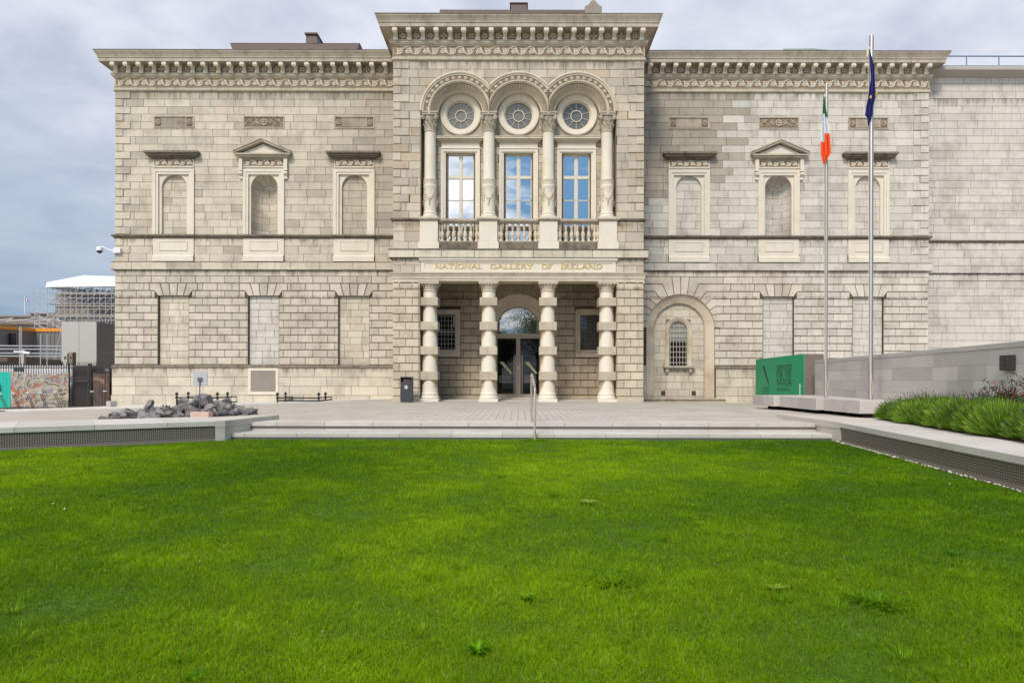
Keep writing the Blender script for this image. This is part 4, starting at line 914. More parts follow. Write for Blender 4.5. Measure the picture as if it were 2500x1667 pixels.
for sg in (-1, 1):
    d = MB(); xi, xo = sg * .012, sg * 1.07
    a, b = sorted((xi, sg * .095)); d.box(a, b, DY - .03, DY + .06, .20, 3.03); a, b = sorted((xo, sg * 1.04)); d.box(a, b, DY - .03, DY + .06, .20, 3.03)
    a, b = sorted((sg * .095, sg * 1.04)); d.box(a, b, DY - .03, DY + .06, .205, .27)
    o = d.build("door", M_winframe2, dobj)
    g = MB(); a, b = sorted((sg * .095, sg * 1.04)); g.box(a, b, DY, DY + .02, .27, 3.03); g.build("glass", M_glass_dark, o)
    g = MB(); x = sg * .17
    for xx in (x - .035, x + .035): g.box(xx - .009, xx + .009, DY - .14, DY - .12, .24, 2.16)
    for z in (.24, 2.142): g.box(x - .026, x + .026, DY - .139, DY - .121, z, z + .018)
    for z in (.5, 1.9): g.box(x - .03, x - .015, DY - .12, DY - .03, z, z + .02)
    g.build("handle", M_steel, o)
    g = MB((.38, .43, .22)); x0 = -.93 if sg < 0 else .32
    yy = DY - .012
    g.face([(x0, yy, 1.87), (x0 + .20, yy, 1.87), (x0 + .60, yy, 1.36), (x0 + .60, yy, 1.26), (x0 + .56, yy, 1.26)]); g.build("green_slash_emblem", M_attr, o)
g = MB((.7, .68, .6)); g.box(-.02, .03, DY - .045, DY - .03, 1.5, 1.62); g.build("lock_plate", M_attr, dobj)
# ------------------------------------------------------------------ lettering
def arcp(cx, cz, rx, rz, a0, a1, n=9): return [(cx + rx * math.cos(R(a0 + (a1 - a0) * k / n)), cz + rz * math.sin(R(a0 + (a1 - a0) * k / n))) for k in range(n + 1)]
# each letter: advance, [(points, weight, serif)]
FT = {
 'A': (.80, [([(.04, 0), (.40, 1)], .5, 1), ([(.40, 1), (.76, 0)], 1, 1), ([(.17, .36), (.63, .36)], .5, 0)]),
 'B': (.66, [([(.14, 0), (.14, 1)], 1, 0), (arcp(.14, .75, .40, .25, 90, -90), .8, 0), (arcp(.14, .26, .46, .26, 90, -90), .9, 0)]),
 'C': (.78, [(arcp(.42, .5, .37, .5, 50, 310, 14), .85, 0)]),
 'D': (.80, [([(.13, 0), (.13, 1)], 1, 1), (arcp(.13, .5, .60, .48, 90, -90, 12), .75, 0)]),
 'E': (.64, [([(.13, 0), (.13, 1)], 1, 1), ([(.13, .97), (.56, .97)], .5, 0), ([(.13, .52), (.48, .52)], .5, 0), ([(.13, .03), (.58, .03)], .5, 0), ([(.56, .97), (.56, .82)], .4, 0), ([(.58, .03), (.58, .2)], .4, 0)]),
 'F': (.60, [([(.13, 0), (.13, 1)], 1, 1), ([(.13, .97), (.55, .97)], .5, 0), ([(.13, .52), (.45, .52)], .5, 0), ([(.55, .97), (.55, .8)], .4, 0)]),
 'G': (.84, [(arcp(.42, .5, .37, .5, 48, 340, 15), .85, 0), ([(.74, .05), (.74, .42)], .9, 0), ([(.55, .42), (.82, .42)], .4, 0)]),
 'H': (.84, [([(.14, 0), (.14, 1)], 1, 1), ([(.70, 0), (.70, 1)], 1, 1), ([(.14, .52), (.70, .52)], .45, 0)]),
 'I': (.34, [([(.17, 0), (.17, 1)], 1, 1)]),
 'L': (.62, [([(.13, 0), (.13, 1)], 1, 1), ([(.13, .03), (.56, .03)], .5, 0), ([(.56, .03), (.56, .2)], .4, 0)]),
 'M': (.98, [([(.10, 0), (.16, 1)], .5, 1), ([(.16, 1), (.48, .1)], 1, 0), ([(.48, .1), (.80, 1)], .5, 0), ([(.80, 1), (.87, 0)], 1, 1)]),
 'N': (.86, [([(.13, 0), (.13, 1)], .5, 1), ([(.13, 1), (.72, 0)], 1, 0), ([(.72, 0), (.72, 1)], .5, 1)]),
 'O': (.84, [(arcp(.42, .5, .36, .5, 0, 360, 18), .85, 0)]),
 'P': (.64, [([(.13, 0), (.13, 1)], 1, 1), (arcp(.13, .73, .42, .26, 90, -90), .7, 0)]),
 'R': (.74, [([(.13, 0), (.13, 1)], 1, 1), (arcp(.13, .75, .40, .24, 90, -90), .7, 0), ([(.30, .50), (.68, 0)], 1, 1)]),
 'S': (.58, [(arcp(.29, .74, .20, .25, 30, 270, 10) + arcp(.29, .25, .22, .25, 90, -150, 10)[1:], .8, 0)]),
 'T': (.70, [([(.35, 0), (.35, 1)], 1, 1), ([(.04, .97), (.66, .97)], .5, 0), ([(.04, .97), (.04, .82)], .4, 0), ([(.66, .97), (.66, .82)], .4, 0)]),
 'U': (.80, [([(.13, 1), (.13, .35)] + arcp(.40, .35, .27, .35, 180, 360, 8) + [(.67, 1)], .8, 1)]),
 'Y': (.74, [([(.04, 1), (.37, .48)], 1, 0), ([(.70, 1), (.37, .48)], .5, 0), ([(.37, 0), (.37, .48)], 1, 1)]),
 ' ': (.48, []), '2': (.6, [(arcp(.3, .72, .22, .26, 160, -30, 8) + [(.08, .04), (.52, .04)], .7, 0)]), '0': (.6, [(arcp(.3, .5, .22, .48, 0, 360, 14), .7, 0)]),
 'X': (.7, [([(.05, 0), (.65, 1)], .5, 0), ([(.05, 1), (.65, 0)], 1, 0)]),
}
FT['É'] = (FT['E'][0], FT['E'][1] + [([(.25, 1.08), (.45, 1.25)], .5, 0)])
FT['.'] = (.3, [([(.1, .05), (.2, .05)], 1, 0)])
def text(mb, s, u0, width, z0, h, P, depth=.01, wt=.13, serif=True):
    adv = sum(FT[ch][0] + .06 for ch in s) ; kx = width / adv; u = u0; lay = 0
    for ch in s:
        a, strokes = FT[ch]
        for pts, wgt, sf in strokes:
            lay += 1; e = depth + .0004 * (lay % 5); hw = wt * wgt / 2
            pp = [(u + x * kx, z0 + z * h) for x, z in pts]
            L_, R_ = [], []
            for i, p in enumerate(pp):
                q0, q1 = pp[max(i - 1, 0)], pp[min(i + 1, len(pp) - 1)]
                d = Vector((q1[0] - q0[0], q1[1] - q0[1])); d = d.normalized() if d.length > 0 else Vector((1, 0)); n_ = Vector((-d.y, d.x))
                o_ = Vector((n_.x * hw * kx, n_.y * hw * h)); L_.append((p[0] + o_.x, p[1] + o_.y)); R_.append((p[0] - o_.x, p[1] - o_.y))
            for i in range(len(pp) - 1):
                mb.face([P(*R_[i], e), P(*R_[i + 1], e), P(*L_[i + 1], e), P(*L_[i], e)])
                if depth > .004:
                    mb.face([P(*L_[i], e), P(*L_[i + 1], e), P(*L_[i + 1], 0), P(*L_[i], 0)]); mb.face([P(*R_[i + 1], e), P(*R_[i], e), P(*R_[i], 0), P(*R_[i + 1], 0)])
            if sf and serif:
                for p, zz in ((pp[0], pts[0][1]), (pp[-1], pts[-1][1])):
                    if zz in (0, 1):
                        z_ = p[1] if zz == 0 else p[1] - .05 * h; lay += 1; e2 = e + .0012
                        a_ = .15 * kx
                        mb.face([P(p[0] - a_, z_, e2), P(p[0] + a_, z_, e2), P(p[0] + a_, z_ + .05 * h, e2), P(p[0] - a_, z_ + .05 * h, e2)])
        u += (a + .06) * kx
lt = MB()
for wd, xa, xb in (("NATIONAL", 1061, 1179), ("GALLERY", 1196, 1302), ("OF", 1321.5, 1349.5), ("IRELAND", 1368, 1471)):
    x0, x1 = WX(xa, 0), WX(xb, 0); text(lt, wd, x0, x1 - x0, 5.892, .225, lambda u, z, e: (u, -.036 - e, z), depth=.03, wt=.19)
lt.build("gilded_inscription", M_gold, bld)
dt = MB((.28, .27, .22))
for sg, rows in ((-1, ("GAILEARAÍ".replace('Í', 'I'), "NÁISIÚNTA".replace('Á', 'A').replace('Ú', 'U'), "HÉIREANN")), (1, ("NATIONAL", "GALLERY", "IRELAND"))):
    x0 = -.95 if sg < 0 else .32
    for k, rw in enumerate(rows): text(dt, rw, x0, .60, 1.11 - .125 * k, .07, lambda u, z, e: (u, DY - .012 - e, z), depth=.002, wt=.16)
dt.build("door_lettering", M_attr, dobj)
# ------------------------------------------------------------------ plinth tablet, roofs
p = MB(); c = -12.5
for (e, za, zb, yy) in ((.745, .27, 1.56, WY - .13), (.62, .37, 1.46, WY - .11)):
    if e > .7:
        for q in ((c - e, c + e, za, .38), (c - e, c + e, 1.40, 1.53), (c - e, c - .61, .38, 1.40), (c + .61, c + e, .38, 1.40)): p.box(q[0], q[1], yy, WY, q[2], q[3])
p.box(c - .745, c + .745, WY - .17, WY, .22, .29)
po = p.build("tablet_frame", M_cream, bld)
g = MB((.27, .235, .20)); g.box(c - .609, c + .609, WY - .11, WY, .382, 1.398); g.build("inscribed_tablet", M_ash, po)
r = MB()
r.box(-5.3, 5.3, -.1, 9, 16.9, 17.12); r.face([(-5.2, 0, 17.12), (5.2, 0, 17.12), (3.5, 5, 18.6), (-3.5, 5, 18.6)])
for a, b in ((LX - .25, -BW - .7), (BW + .75, RX + .15)): r.box(a, b, WY - .25, 16, 16.9, 17.06); r.face([(a, WY - .2, 17.05), (b, WY - .2, 17.05), (b, WY + 5, 18.2), (a, WY + 5, 18.2)])
ro = r.build("roof", M_slate, bld)
v = MB(); v.box(-4.0, 3.9, 4.2, 8, 18.3, 19.66); v.build("rooflight", M_vent, ro)
v = MB(); v.box(-.40, .40, 4.3, 5.2, 19.5, 20.02); v.box(-.46, .46, 4.25, 5.25, 20.02, 20.07); v.build("roof_vent", M_vent, ro)
v = MB(); v.slab([(WX(560, 7), 19.32), (WX(568, 7), 18.8), (WX(868, 7), 18.8), (WX(877, 7), 19.32)], 7, 11, .02); v.face([(WX(560, 7), 7, 19.33), (WX(877, 7), 7, 19.33), (WX(877, 7), 11, 19.33), (WX(560, 7), 11, 19.33)]); v.box(WX(570, 7), WX(865, 7), 7.1, 10.9, 18, 18.85); v.build("rooflight", M_vent, ro)
v = MB(); v.box(WX(745, 8), WX(772, 8), 8, 9, 19.2, 20.3); v.box(WX(743, 8), WX(774, 8), 7.9, 9.1, 20.3, 20.38); v.build("roof_vent", M_vent, ro)
v = MB((.3, .33, .27)); v.slab([(WX(1908, 6.5), 18.6), (WX(2045, 6.5), 18.6), (WX(2045, 6.5), 18.74), (WX(1985, 6.5), 18.86), (WX(1912, 6.5), 18.84)], 6.5, 8, .02); v.build("lead_roof_ridge", M_ash, ro)
v = MB((.32, .28, .22)); X = WX(1447, 4); v.slab([(X - .42, 18.6), (X + .42, 18.6), (X + .42, 19.75), (X + .26, 19.82), (X + .12, 20.02), (X, 20.08), (X - .12, 20.02), (X - .26, 19.82), (X - .42, 19.75)], 4, 4.4, .03); v.build("gable_finial", M_rus, ro)
# ------------------------------------------------------------------ annex on the right
AY = 3.9
an = empty("annex_building", (21, AY, 0), label="plain pale ashlar wing with roof handrail adjoining the right end of the gallery", cat="building")
def under(o, par):
    o.parent = par; o.matrix_parent_inverse = Matrix.Translation(par.location).inverted()
    return o
m = MB(); 
courses(m, RX - .1, 34, 8.0, 22, .3725, AY, 'annex', wmin=.9, wmax=1.9); courses(m, RX - .1, 34, 6.72, 3, .40, AY, 'annex', wmin=.9, wmax=1.9)
courses(m, RX - .1, 34, 6.33, 1, .37, AY - .12, 'annex', wmin=1.1, wmax=1.9); courses(m, RX - .1, 34, 5.97, 1, .35, AY - .03, 'annex', wmin=1.1, wmax=1.9); courses(m, RX - .1, 34, 0, 16, .373, AY, 'annex', wmin=1.1, wmax=2.1)
under(m.build("ashlar_wall", M_ash, None), an)
m = MB(); m.face([(RX - .1, AY + .02, -.5), (34, AY + .02, -.5), (34, AY + .02, 16.2), (RX - .1, AY + .02, 16.2)]); m.face([(34, AY, -.5), (34, 20, -.5), (34, 20, 16.2), (34, AY, 16.2)]); under(m.build("mortar_backing", M_joint, None), an)
m = MB(); m.sweep([(RX, AY), (34, AY)], [(0, 7.86), (.06, 7.88), (.12, 7.94), (.12, 7.99), (0, 8.0)]); under(m.build("string_course", M_dirty, None), an)
m = MB((.40, .38, .34)); m.sweep([(RX + .1, AY), (34, AY)], [(0, 16.12), (.10, 16.13), (.55, 16.30), (.55, 16.48), (0, 16.52)]); under(m.build("concrete_coping", M_gran, None), an)
m = MB((.16, .23, .34)); yy = AY + .6
for z in (17.5, 17.0): m.tube([(RX + .7, yy, z), (34, yy, z)], .036, 6)
for k in range(9): m.tube([(RX + 1.0 + 1.65 * k, yy, 16.5), (RX + 1.0 + 1.65 * k, yy, 17.5)], .03, 6)
under(m.build("roof_handrail", M_attr, None), an)
m = MB((.25, .25, .26)); m.slab([(WX(2325, 5), 16.9), (WX(2345, 5), 17.2), (WX(2385, 5), 17.2), (WX(2410, 5), 16.9)], 6, 8, .03); m.box(WX(2310, 5), WX(2410, 5), 6.5, 9, 16.4, 16.92); under(m.build("roof_plant_unit", M_attr, None), an)
# ================================================================== ground, steps and kerbs
def gz(x, y=0):
    z = 0.0
    if x < -6: z -= .0264 * (-6 - x)
    if x > 5.6 and y > -8: z -= .13 * min(1, (y + 8) / 11) * min(1, (x - 5.6) / 1.5)
    return max(z, -.75)
def ll(x): return -15.86 + (x + 6.2) * .663          # left kerb line y(x)
def rl(y): return 6.74 + (y + 16.0) * .1334           # right kerb line x(y)
def paving_mat(name, bw, rh, col, col2, mort, swap=False, ms=.006):
    m = bpy.data.materials.new(name); m.use_nodes = True; t = m.node_tree; b = t.nodes['Principled BSDF']; b.inputs['Roughness'].default_value = .8; L = t.links.new
    g = N(t, 'ShaderNodeNewGeometry'); s_ = N(t, 'ShaderNodeSeparateXYZ'); L(g.outputs['Position'], s_.inputs[0]); c = N(t, 'ShaderNodeCombineXYZ')
    L(s_.outputs[1 if swap else 0], c.inputs[0]); L(s_.outputs[0 if swap else 1], c.inputs[1])
    k = N(t, 'ShaderNodeTexBrick'); k.inputs['Scale'].default_value = 1; k.inputs['Brick Width'].default_value = bw; k.inputs['Row Height'].default_value = rh; k.inputs['Mortar Size'].default_value = ms; k.inputs['Mortar Smooth'].default_value = .1
    k.inputs['Color1'].default_value = (*col, 1); k.inputs['Color2'].default_value = (*col2, 1); k.inputs['Mortar'].default_value = (*mort, 1); L(c.outputs[0], k.inputs['Vector'])
    n1 = N(t, 'ShaderNodeTexNoise'); n1.inputs['Scale'].default_value = .8; n1.inputs['Detail'].default_value = 6; L(g.outputs['Position'], n1.inputs[0])
    n2 = N(t, 'ShaderNodeTexNoise'); n2.inputs['Scale'].default_value = 60; L(g.outputs['Position'], n2.inputs[0])
    f = M('ADD', M('MULTIPLY_ADD', n1.outputs[0], .5, .62, nt=t), M('MULTIPLY_ADD', n2.outputs[0], .3, -.15, nt=t), nt=t)
    cb = N(t, 'ShaderNodeCombineXYZ'); [L(f, cb.inputs[i]) for i in range(3)]
    mm = N(t, 'ShaderNodeMix'); mm.data_type = 'RGBA'; mm.blend_type = 'MULTIPLY'; mm.inputs[0].default_value = 1; L(k.outputs[0], mm.inputs[6]); L(cb.outputs[0], mm.inputs[7]); L(mm.outputs[2], b.inputs['Base Color'])
    return m
M_pave = paving_mat("plaza_slabs", .9, .45, (.50, .45, .39), (.44, .39, .33), (.33, .28, .22))
M_sett = paving_mat("plaza_setts", .42, .185, (.55, .50, .44), (.50, .45, .385), (.20, .165, .13), True, .007)
pz = MB()
def grid(mb, x0, x1, y0f, y1f, nx, ny, zf):
    for i in range(nx):
        xa, xb = x0 + (x1 - x0) * i / nx, x0 + (x1 - x0) * (i + 1) / nx
        for j in range(ny):
            P = []
            for (x, t_) in ((xa, j), (xb, j), (xb, j + 1), (xa, j + 1)):
                y0, y1 = y0f(x), y1f(x); y = y0 + (y1 - y0) * t_ / ny; P.append((x, y, zf(x, y)))
            mb.face(P)
grid(pz, -6.25, 6.85, lambda x: -14.8, lambda x: 4.2, 26, 10, gz)
grid(pz, -60, -6.25, lambda x: max(ll(x), -45) + .05, lambda x: 60, 40, 30, gz)
for j in range(24):
    ya, yb = -45 + 49 * j / 24, -45 + 49 * (j + 1) / 24
    for i in range(12):
        def X_(y, i): a = min(rl(min(y, -12.55)) + .05, 6.85) if y < -12.55 else 6.85; return a + (60 - a) * i / 12
        pz.face([(X_(ya, i), ya, gz(X_(ya, i), ya)), (X_(ya, i + 1), ya, gz(X_(ya, i + 1), ya)), (X_(yb, i + 1), yb, gz(X_(yb, i + 1), yb)), (X_(yb, i), yb, gz(X_(yb, i), yb))])
tag(pz.build("plaza", M_pave), kind="structure")
ps = MB(); grid(ps, -3.6, 6.5, lambda x: -13.88, lambda x: -8.6, 12, 6, lambda x, y: gz(x, y) + .004); tag(ps.build("sett_paving", M_sett), kind="structure")
ps = MB(); grid(ps, -40, -5.7, lambda x: (-.75 if x < -12 else -.75 + (x + 12) * .55), lambda x: 3.25 if x > -19.8 else .6, 40, 2, lambda x, y: gz(x, y) + .05)
ps.face([(-22.2, -.75, gz(-22.2)), (-12, -.75, gz(-12)), (-12, -.75, gz(-12) + .05), (-22.2, -.75, gz(-22.2) + .05)]); ps.face([(-12, -.75, gz(-12)), (-5.7, 2.72, 0), (-5.7, 2.72, .05), (-12, -.75, gz(-12) + .05)])
ps.c = [(.60, .57, .52)] * len(ps.f); tag(ps.build("pavement_strip", M_gran), kind="structure")
gr = MB((.12, .11, .10)); gr.face([(-900, -300, -.9), (900, -300, -.9), (900, 1500, -.9), (-900, 1500, -.9)]); tag(gr.build("ground", M_attr), kind="structure")
# steps
M_band = mat("dark_step_band", (.10, .095, .085), rough=.7, grain=.2)
def step(y0, y1, ztop, zbot, xa, xb, label, pitch, off):
    o = empty("stone_step", ((xa + xb) / 2, y0, zbot), 0, label, "step", "pair of broad stone steps")
    m = MB(); x = xa
    k = 0
    while x < xb - .01:
        e = min(x + (pitch if k else off), xb); t_ = random.uniform(.46, .55); c = (t_, t_ * .925, t_ * .83); k += 1
        m.bbox(x + .003, e - .003, y0, y1, ztop - .085, ztop, .006, c); m.box(x + .003, e - .003, y0 + .02, y1, ztop - .2, ztop - .137, c)
        x = e
    q = m.build("step_slab", M_gran, None); q.parent = o; q.matrix_parent_inverse = Matrix.Translation(o.location).inverted()
    m = MB(); m.box(xa, xb, y0 + .012, y1, ztop - .136, ztop - .0855); q = m.build("dark_band", M_band, None); q.parent = o; q.matrix_parent_inverse = Matrix.Translation(o.location).inverted()
step(-14.8, -13.9, .004, -.2, -6.2, 6.82, "upper long pale stone step edging the plaza, with dark recessed band in its riser", 1.09, .72)
step(-15.61, -14.72, -.181, -.4, -6.28, 6.87, "lower long pale stone step beside the grass, with dark recessed band in its riser", 1.11, .4)
# kerb walls with pierced metal grilles
def grille_mat():
    m = bpy.data.materials.new("pierced_metal"); m.use_nodes = True; t = m.node_tree; b = t.nodes['Principled BSDF']; L = t.links.new; b.inputs['Roughness'].default_value = .55; b.inputs['Metallic'].default_value = .3
    uv = N(t, 'ShaderNodeTexCoord'); mp = N(t, 'ShaderNodeMapping'); L(uv.outputs['Object'], mp.inputs[0]); s_ = N(t, 'ShaderNodeSeparateXYZ'); L(mp.outputs[0], s_.inputs[0])
    k = 2 * PI / .075
    a = M('SINE', M('MULTIPLY', s_.outputs[0], k, nt=t), nt=t); c = M('SINE', M('MULTIPLY', s_.outputs[2], k, nt=t), nt=t)
    d = M('SINE', M('MULTIPLY', M('ADD', s_.outputs[0], s_.outputs[2], nt=t), k * 1.0, nt=t), nt=t); e = M('SINE', M('MULTIPLY', M('SUBTRACT', s_.outputs[0], s_.outputs[2], nt=t), k * 1.0, nt=t), nt=t)
    f = M('ADD', M('MULTIPLY', a, c, nt=t), M('MULTIPLY', d, e, nt=t), nt=t); h = M('GREATER_THAN', M('ABSOLUTE', f, nt=t), .42, nt=t)
    mm = N(t, 'ShaderNodeMix'); mm.data_type = 'RGBA'; L(h, mm.inputs[0]); mm.inputs[6].default_value = (.36, .31, .26, 1); mm.inputs[7].default_value = (.035, .028, .024, 1); L(mm.outputs[2], b.inputs['Base Color'])
    return m
M_pierced = grille_mat()
def kerb_wall(name, p0, p1, label, pitch=1.25, off=.9, inward=1):
    # local frame: x along the wall, y into the raised side, z up; front face at y = 0
    d = Vector((p1[0] - p0[0], p1[1] - p0[1])); L_ = d.length; ang = math.atan2(d.y, d.x)
    o = empty(name, (p0[0], p0[1], -.32), ang, label, "kerb wall")
    sg = inward; z0 = .32
    m = MB(); x = .0; k = 0
    while x < L_ - .01:
        e = min(x + (pitch if k else off), L_); k += 1; t_ = random.uniform(.46, .55); c = (t_, t_ * .93, t_ * .84)
        ya, yb = sorted((0, sg * 2.05))
        zb, zt = z0, z0 + .10
        for q in ([(x + .003, 0, zb), (e - .003, 0, zb), (e - .003, 0, zt - .006), (x + .003, 0, zt - .006)],
                  [(x + .003, 0, zt - .006), (e - .003, 0, zt - .006), (e - .003, sg * .006, zt), (x + .003, sg * .006, zt)],
                  [(x + .003, sg * .006, zt), (e - .003, sg * .006, zt), (e - .003, sg * 2.0, zt), (x + .003, sg * 2.0, zt)],
                  [(x + .003, sg * 2.0, zt), (e - .003, sg * 2.0, zt), (e - .003, sg * 2.0, zb), (x + .003, sg * 2.0, zb)],
                  [(x + .003, 0, zb), (x + .003, 0, zt), (x + .003, sg * 2, zt), (x + .003, sg * 2, zb)], [(e - .003, 0, zb), (e - .003, 0, zt), (e - .003, sg * 2, zt), (e - .003, sg * 2, zb)]): m.face(q, c)
        x = e
    m.build("coping", M_gran, o)
    m = MB(); m.box(.0, L_, *sorted((sg * .03, sg * .05)), .06, z0 - .015); m.build("pierced_grille", M_pierced, o)
    m = MB((.2, .17, .14)); m.box(0, L_, *sorted((sg * .015, sg * .06)), z0 - .014, z0 - .001); m.box(0, L_, *sorted((sg * .0, sg * .06)), 0, .055); m.build("grille_frame", M_attr, o)
    return o
a1 = (-20.0, ll(-20.0))
kerb_wall("kerb_wall", (-6.36, ll(-6.36)), a1, "left pale granite kerb wall with pierced metal grille beside the lawn, next to the heap of rocks", inward=-1)
kerb_wall("kerb_wall", (6.74, -16.0), (rl(-40), -40), "right pale granite kerb wall with dark pierced grille along the lawn, below the lavender", inward=1)
# solid stone ends of the steps
def prism(mb, plan, z0, z1, col=None):
    n = len(plan); a = [mb.vt((p[0], p[1], z0)) for p in plan]; b = [mb.vt((p[0], p[1], z1)) for p in plan]; mb.fi(b, col); mb.fi(a[::-1], col)
    for i in range(n): j = (i + 1) % n; mb.fi([a[i], a[j], b[j], b[i]], col)
m = MB((.50, .46, .40)); prism(m, [(-6.36, ll(-6.36)), (-6.19, ll(-6.2)), (-5.90, -13.45), (-6.3, -13.6), (-7.5, -14.9)], -.03, .104); prism(m, [(-6.36, ll(-6.36) + .005), (-6.2, ll(-6.2) + .005), (-5.93, -13.5), (-6.3, -13.6)], -.4, -.035)
tag(m.build("step_end_block", M_gran), "pale granite end block left of the steps, joining the kerb near the rocks", "stone block")
m = MB((.50, .46, .40)); prism(m, [(6.74, -16.0), (8.4, -16.2), (8.3, -14.6), (6.9, -12.55), (6.72, -12.55)], -.03, .104); prism(m, [(6.745, -15.995), (7.2, -15.99), (7.1, -12.6), (6.83, -12.6)], -.4, -.035)
tag(m.build("step_end_block", M_gran), "pale granite end block right of the steps, joining the kerb near the lavender", "stone block")
# lawn soil
lw = MB(); lw.face([(-40, -60, -.325), (40, -60, -.325), (40, -14, -.325), (-40, -14, -.325)]); M_soil = mat("lawn_soil", (.06, .14, .003), rough=1, grain=.5, gscale=8, bump=1, bscale=30)
tag(lw.build("lawn", M_soil), kind="structure")
# handrail on the steps
m = MB(); m.tube([(.307, -14.62, -.02), (.307, -14.62, 1.06), (.309, -14.66, 1.10), (.312, -14.72, 1.105), (.352, -15.70, .84), (.357, -15.76, .80), (.358, -15.78, .74), (.358, -15.78, -.33)], .026, 10)
tag(m.build("handrail", M_rail, smooth=True), "slim satin steel handrail standing on the steps in front of the doors", "handrail")
# litter bin
b = empty("litter_bin", (-4.79, -.9, 0), 0, "dark grey metal litter bin with round white symbol beside the left pier", "litter bin")
m = MB((.035, .038, .045)); 
for q in ((-.245, .245, -.225, .225, .02, .86), (-.245, -.215, -.225, .225, .86, 1.06), (.215, .245, -.225, .225, .86, 1.06), (-.215, .215, .20, .225, .86, 1.06)): m.box(*q)
m.build("body", M_attr, b)
m = MB((.03, .032, .038)); m.box(-.25, .25, -.23, .23, 1.06, 1.10); m.build("lid", M_attr, b)
m = MB((.10, .09, .085)); m.box(-.16, .2, -.20, .16, .865, .90); m.box(-.12, .16, -.215, -.20, .93, .98); m.build("ashtray", M_attr, b)
m = MB((.7, .7, .68)); ring_profile(m, 0, .66, [(.078, -.227), (.078, -.229), (.062, -.229), (.062, -.227)], 24, 0, 2 * PI)
m.slab([(-.01, .61), (.03, .61), (.03, .68), (.0, .72), (-.02, .68)], -.230, -.226, .001); m.slab([(.0, .70), (.02, .70), (.02, .72), (.0, .72)], -.2305, -.226, .001); m.slab([(-.045, .61), (-.02, .61), (-.025, .64), (-.04, .64)], -.230, -.226, .001); m.build("symbol", M_attr, b)
# ------------------------------------------------------------------ right side: blocks, sign, wall, poles
bench = empty("granite_bench", (9.2, -9, .0), 0, "long stepped granite bench raised on dark supports, carrying the flagpoles", "bench")
for (xa, ya, yb, xb) in ((8.50, -7.6, -5.6, 12.0), (8.70, -10.38, -7.605, 10.6), (8.92, -12.5, -10.385, 10.3)):
    m = MB(); n = 2
    for k in range(n):
        y0_, y1_ = ya + (yb - ya) * k / n, ya + (yb - ya) * (k + 1) / n; t_ = random.uniform(.40, .48); c = (t_, t_ * .94, t_ * .88)
        m.bbox(xa, xb, y0_ + .003, y1_ - .003, .11, .45, .015, c)
    q = m.build("seat_block", M_gran, None); under(q, bench)
m = MB(); 
for k in range(9): y0_ = -12.4 + k * .78; m.box(9.05 if y0_ < -10.4 else 8.85, 10, y0_, y0_ + .05, -.15, .11)
m.box(9.3, 10.1, -12.3, -5.8, -.15, .109); under(m.build("supports", M_dark, None), bench)
# green sign
S0 = Vector((11.33, 2.2, 0)); S1 = Vector((10.68, -4.8, 0)); SU = (S1 - S0).normalized(); SL = (S1 - S0).length; SN = Vector((SU.y, -SU.x, 0)); 
if SN.x > 0: SN = -SN
sg_ = empty("exhibition_sign", (10.9, -1.3, 0), 0, "large bright green sign box reading INSPIRATION FOR THE NATION beside the granite bench", "sign")
M_corten = mat("brown_metal_side", (.20, .155, .12), rough=.7, grain=.25, stain=.4, sscale=2)
m = MB(); prism(m, [(S1.x + .01, S1.y), (11.41, -4.8), (12.05, 2.2), (S0.x + .01, S0.y)], .0, 1.965); under(m.build("brown_box", M_corten, None), sg_)
def SP(u, z, e): p = S0 + SU * u + SN * (.02 + e); return (p.x, p.y, z)
m = MB((.0, .30, .125)); 
for (za, zb) in ((.05, 1.97),): 
    A, B, C, D_ = SP(0, za, 0), SP(SL, za, 0), SP(SL, zb, 0), SP(0, zb, 0); m.face([A, B, C, D_])
    for e0, e1 in ((A, B), (B, C), (C, D_), (D_, A)): m.face([e0, e1, (e1[0] - SN.x * .03, e1[1] - SN.y * .03, e1[2]), (e0[0] - SN.x * .03, e0[1] - SN.y * .03, e0[2])])
under(m.build("green_panel", M_attr, None), sg_)
def su(px):   # distance along the sign face seen at photo column px
    tt = (px - CX) / FOC; # X = tt*(Y+CD)
    return (tt * (S0.y + CD) - S0.x) / (SU.x - tt * SU.y)
def sz(px, py): u = su(px); Y = S0.y + SU.y * u; return CZ - (py - .0019 * (px - CX) - CY) * (CD + Y) / FOC
m = MB((.004, .03, .016)); 
for tx, xa, xb, yt, yb in (("INSPIRATION", 1897, 1934.5, 890, 900.5), ("FOR THE", 1897, 1934.5, 903.8, 920), ("NATION", 1897.5, 1934.5, 924, 941)):
    u0, u1 = su(xa), su(xb); zb_ = sz(xb, yb); zt_ = sz((xa + xb) / 2, yt); text(m, tx, u0, u1 - u0, zb_, zt_ - zb_, SP, depth=.003, wt=.17)
u0, u1 = su(1898), su(1921); text(m, "FREE ENTRY", u0, u1 - u0, sz(1921, 954), sz(1921, 948) - sz(1921, 954), SP, depth=.003, wt=.2)
for k, tx in enumerate(("NATIONAL", "GALLERY", "IRELAND")): text(m, tx, su(1862), su(1878.5) - su(1862), sz(1878, 949 + 8 * k), sz(1878, 944) - sz(1878, 949), SP, depth=.003, wt=.14)
for k in range(3): text(m, "OPEN" if False else "IN", su(1923), .3, 0, .0001, SP) if False else None
m.face([SP(su(1862.5), sz(1862.5, 894), .004), SP(su(1867.5), sz(1867.5, 894), .004), SP(su(1878.5), sz(1878.5, 934), .004), SP(su(1878.5), sz(1878.5, 941), .004), SP(su(1877.5), sz(1877.5, 941), .004)][::-1])
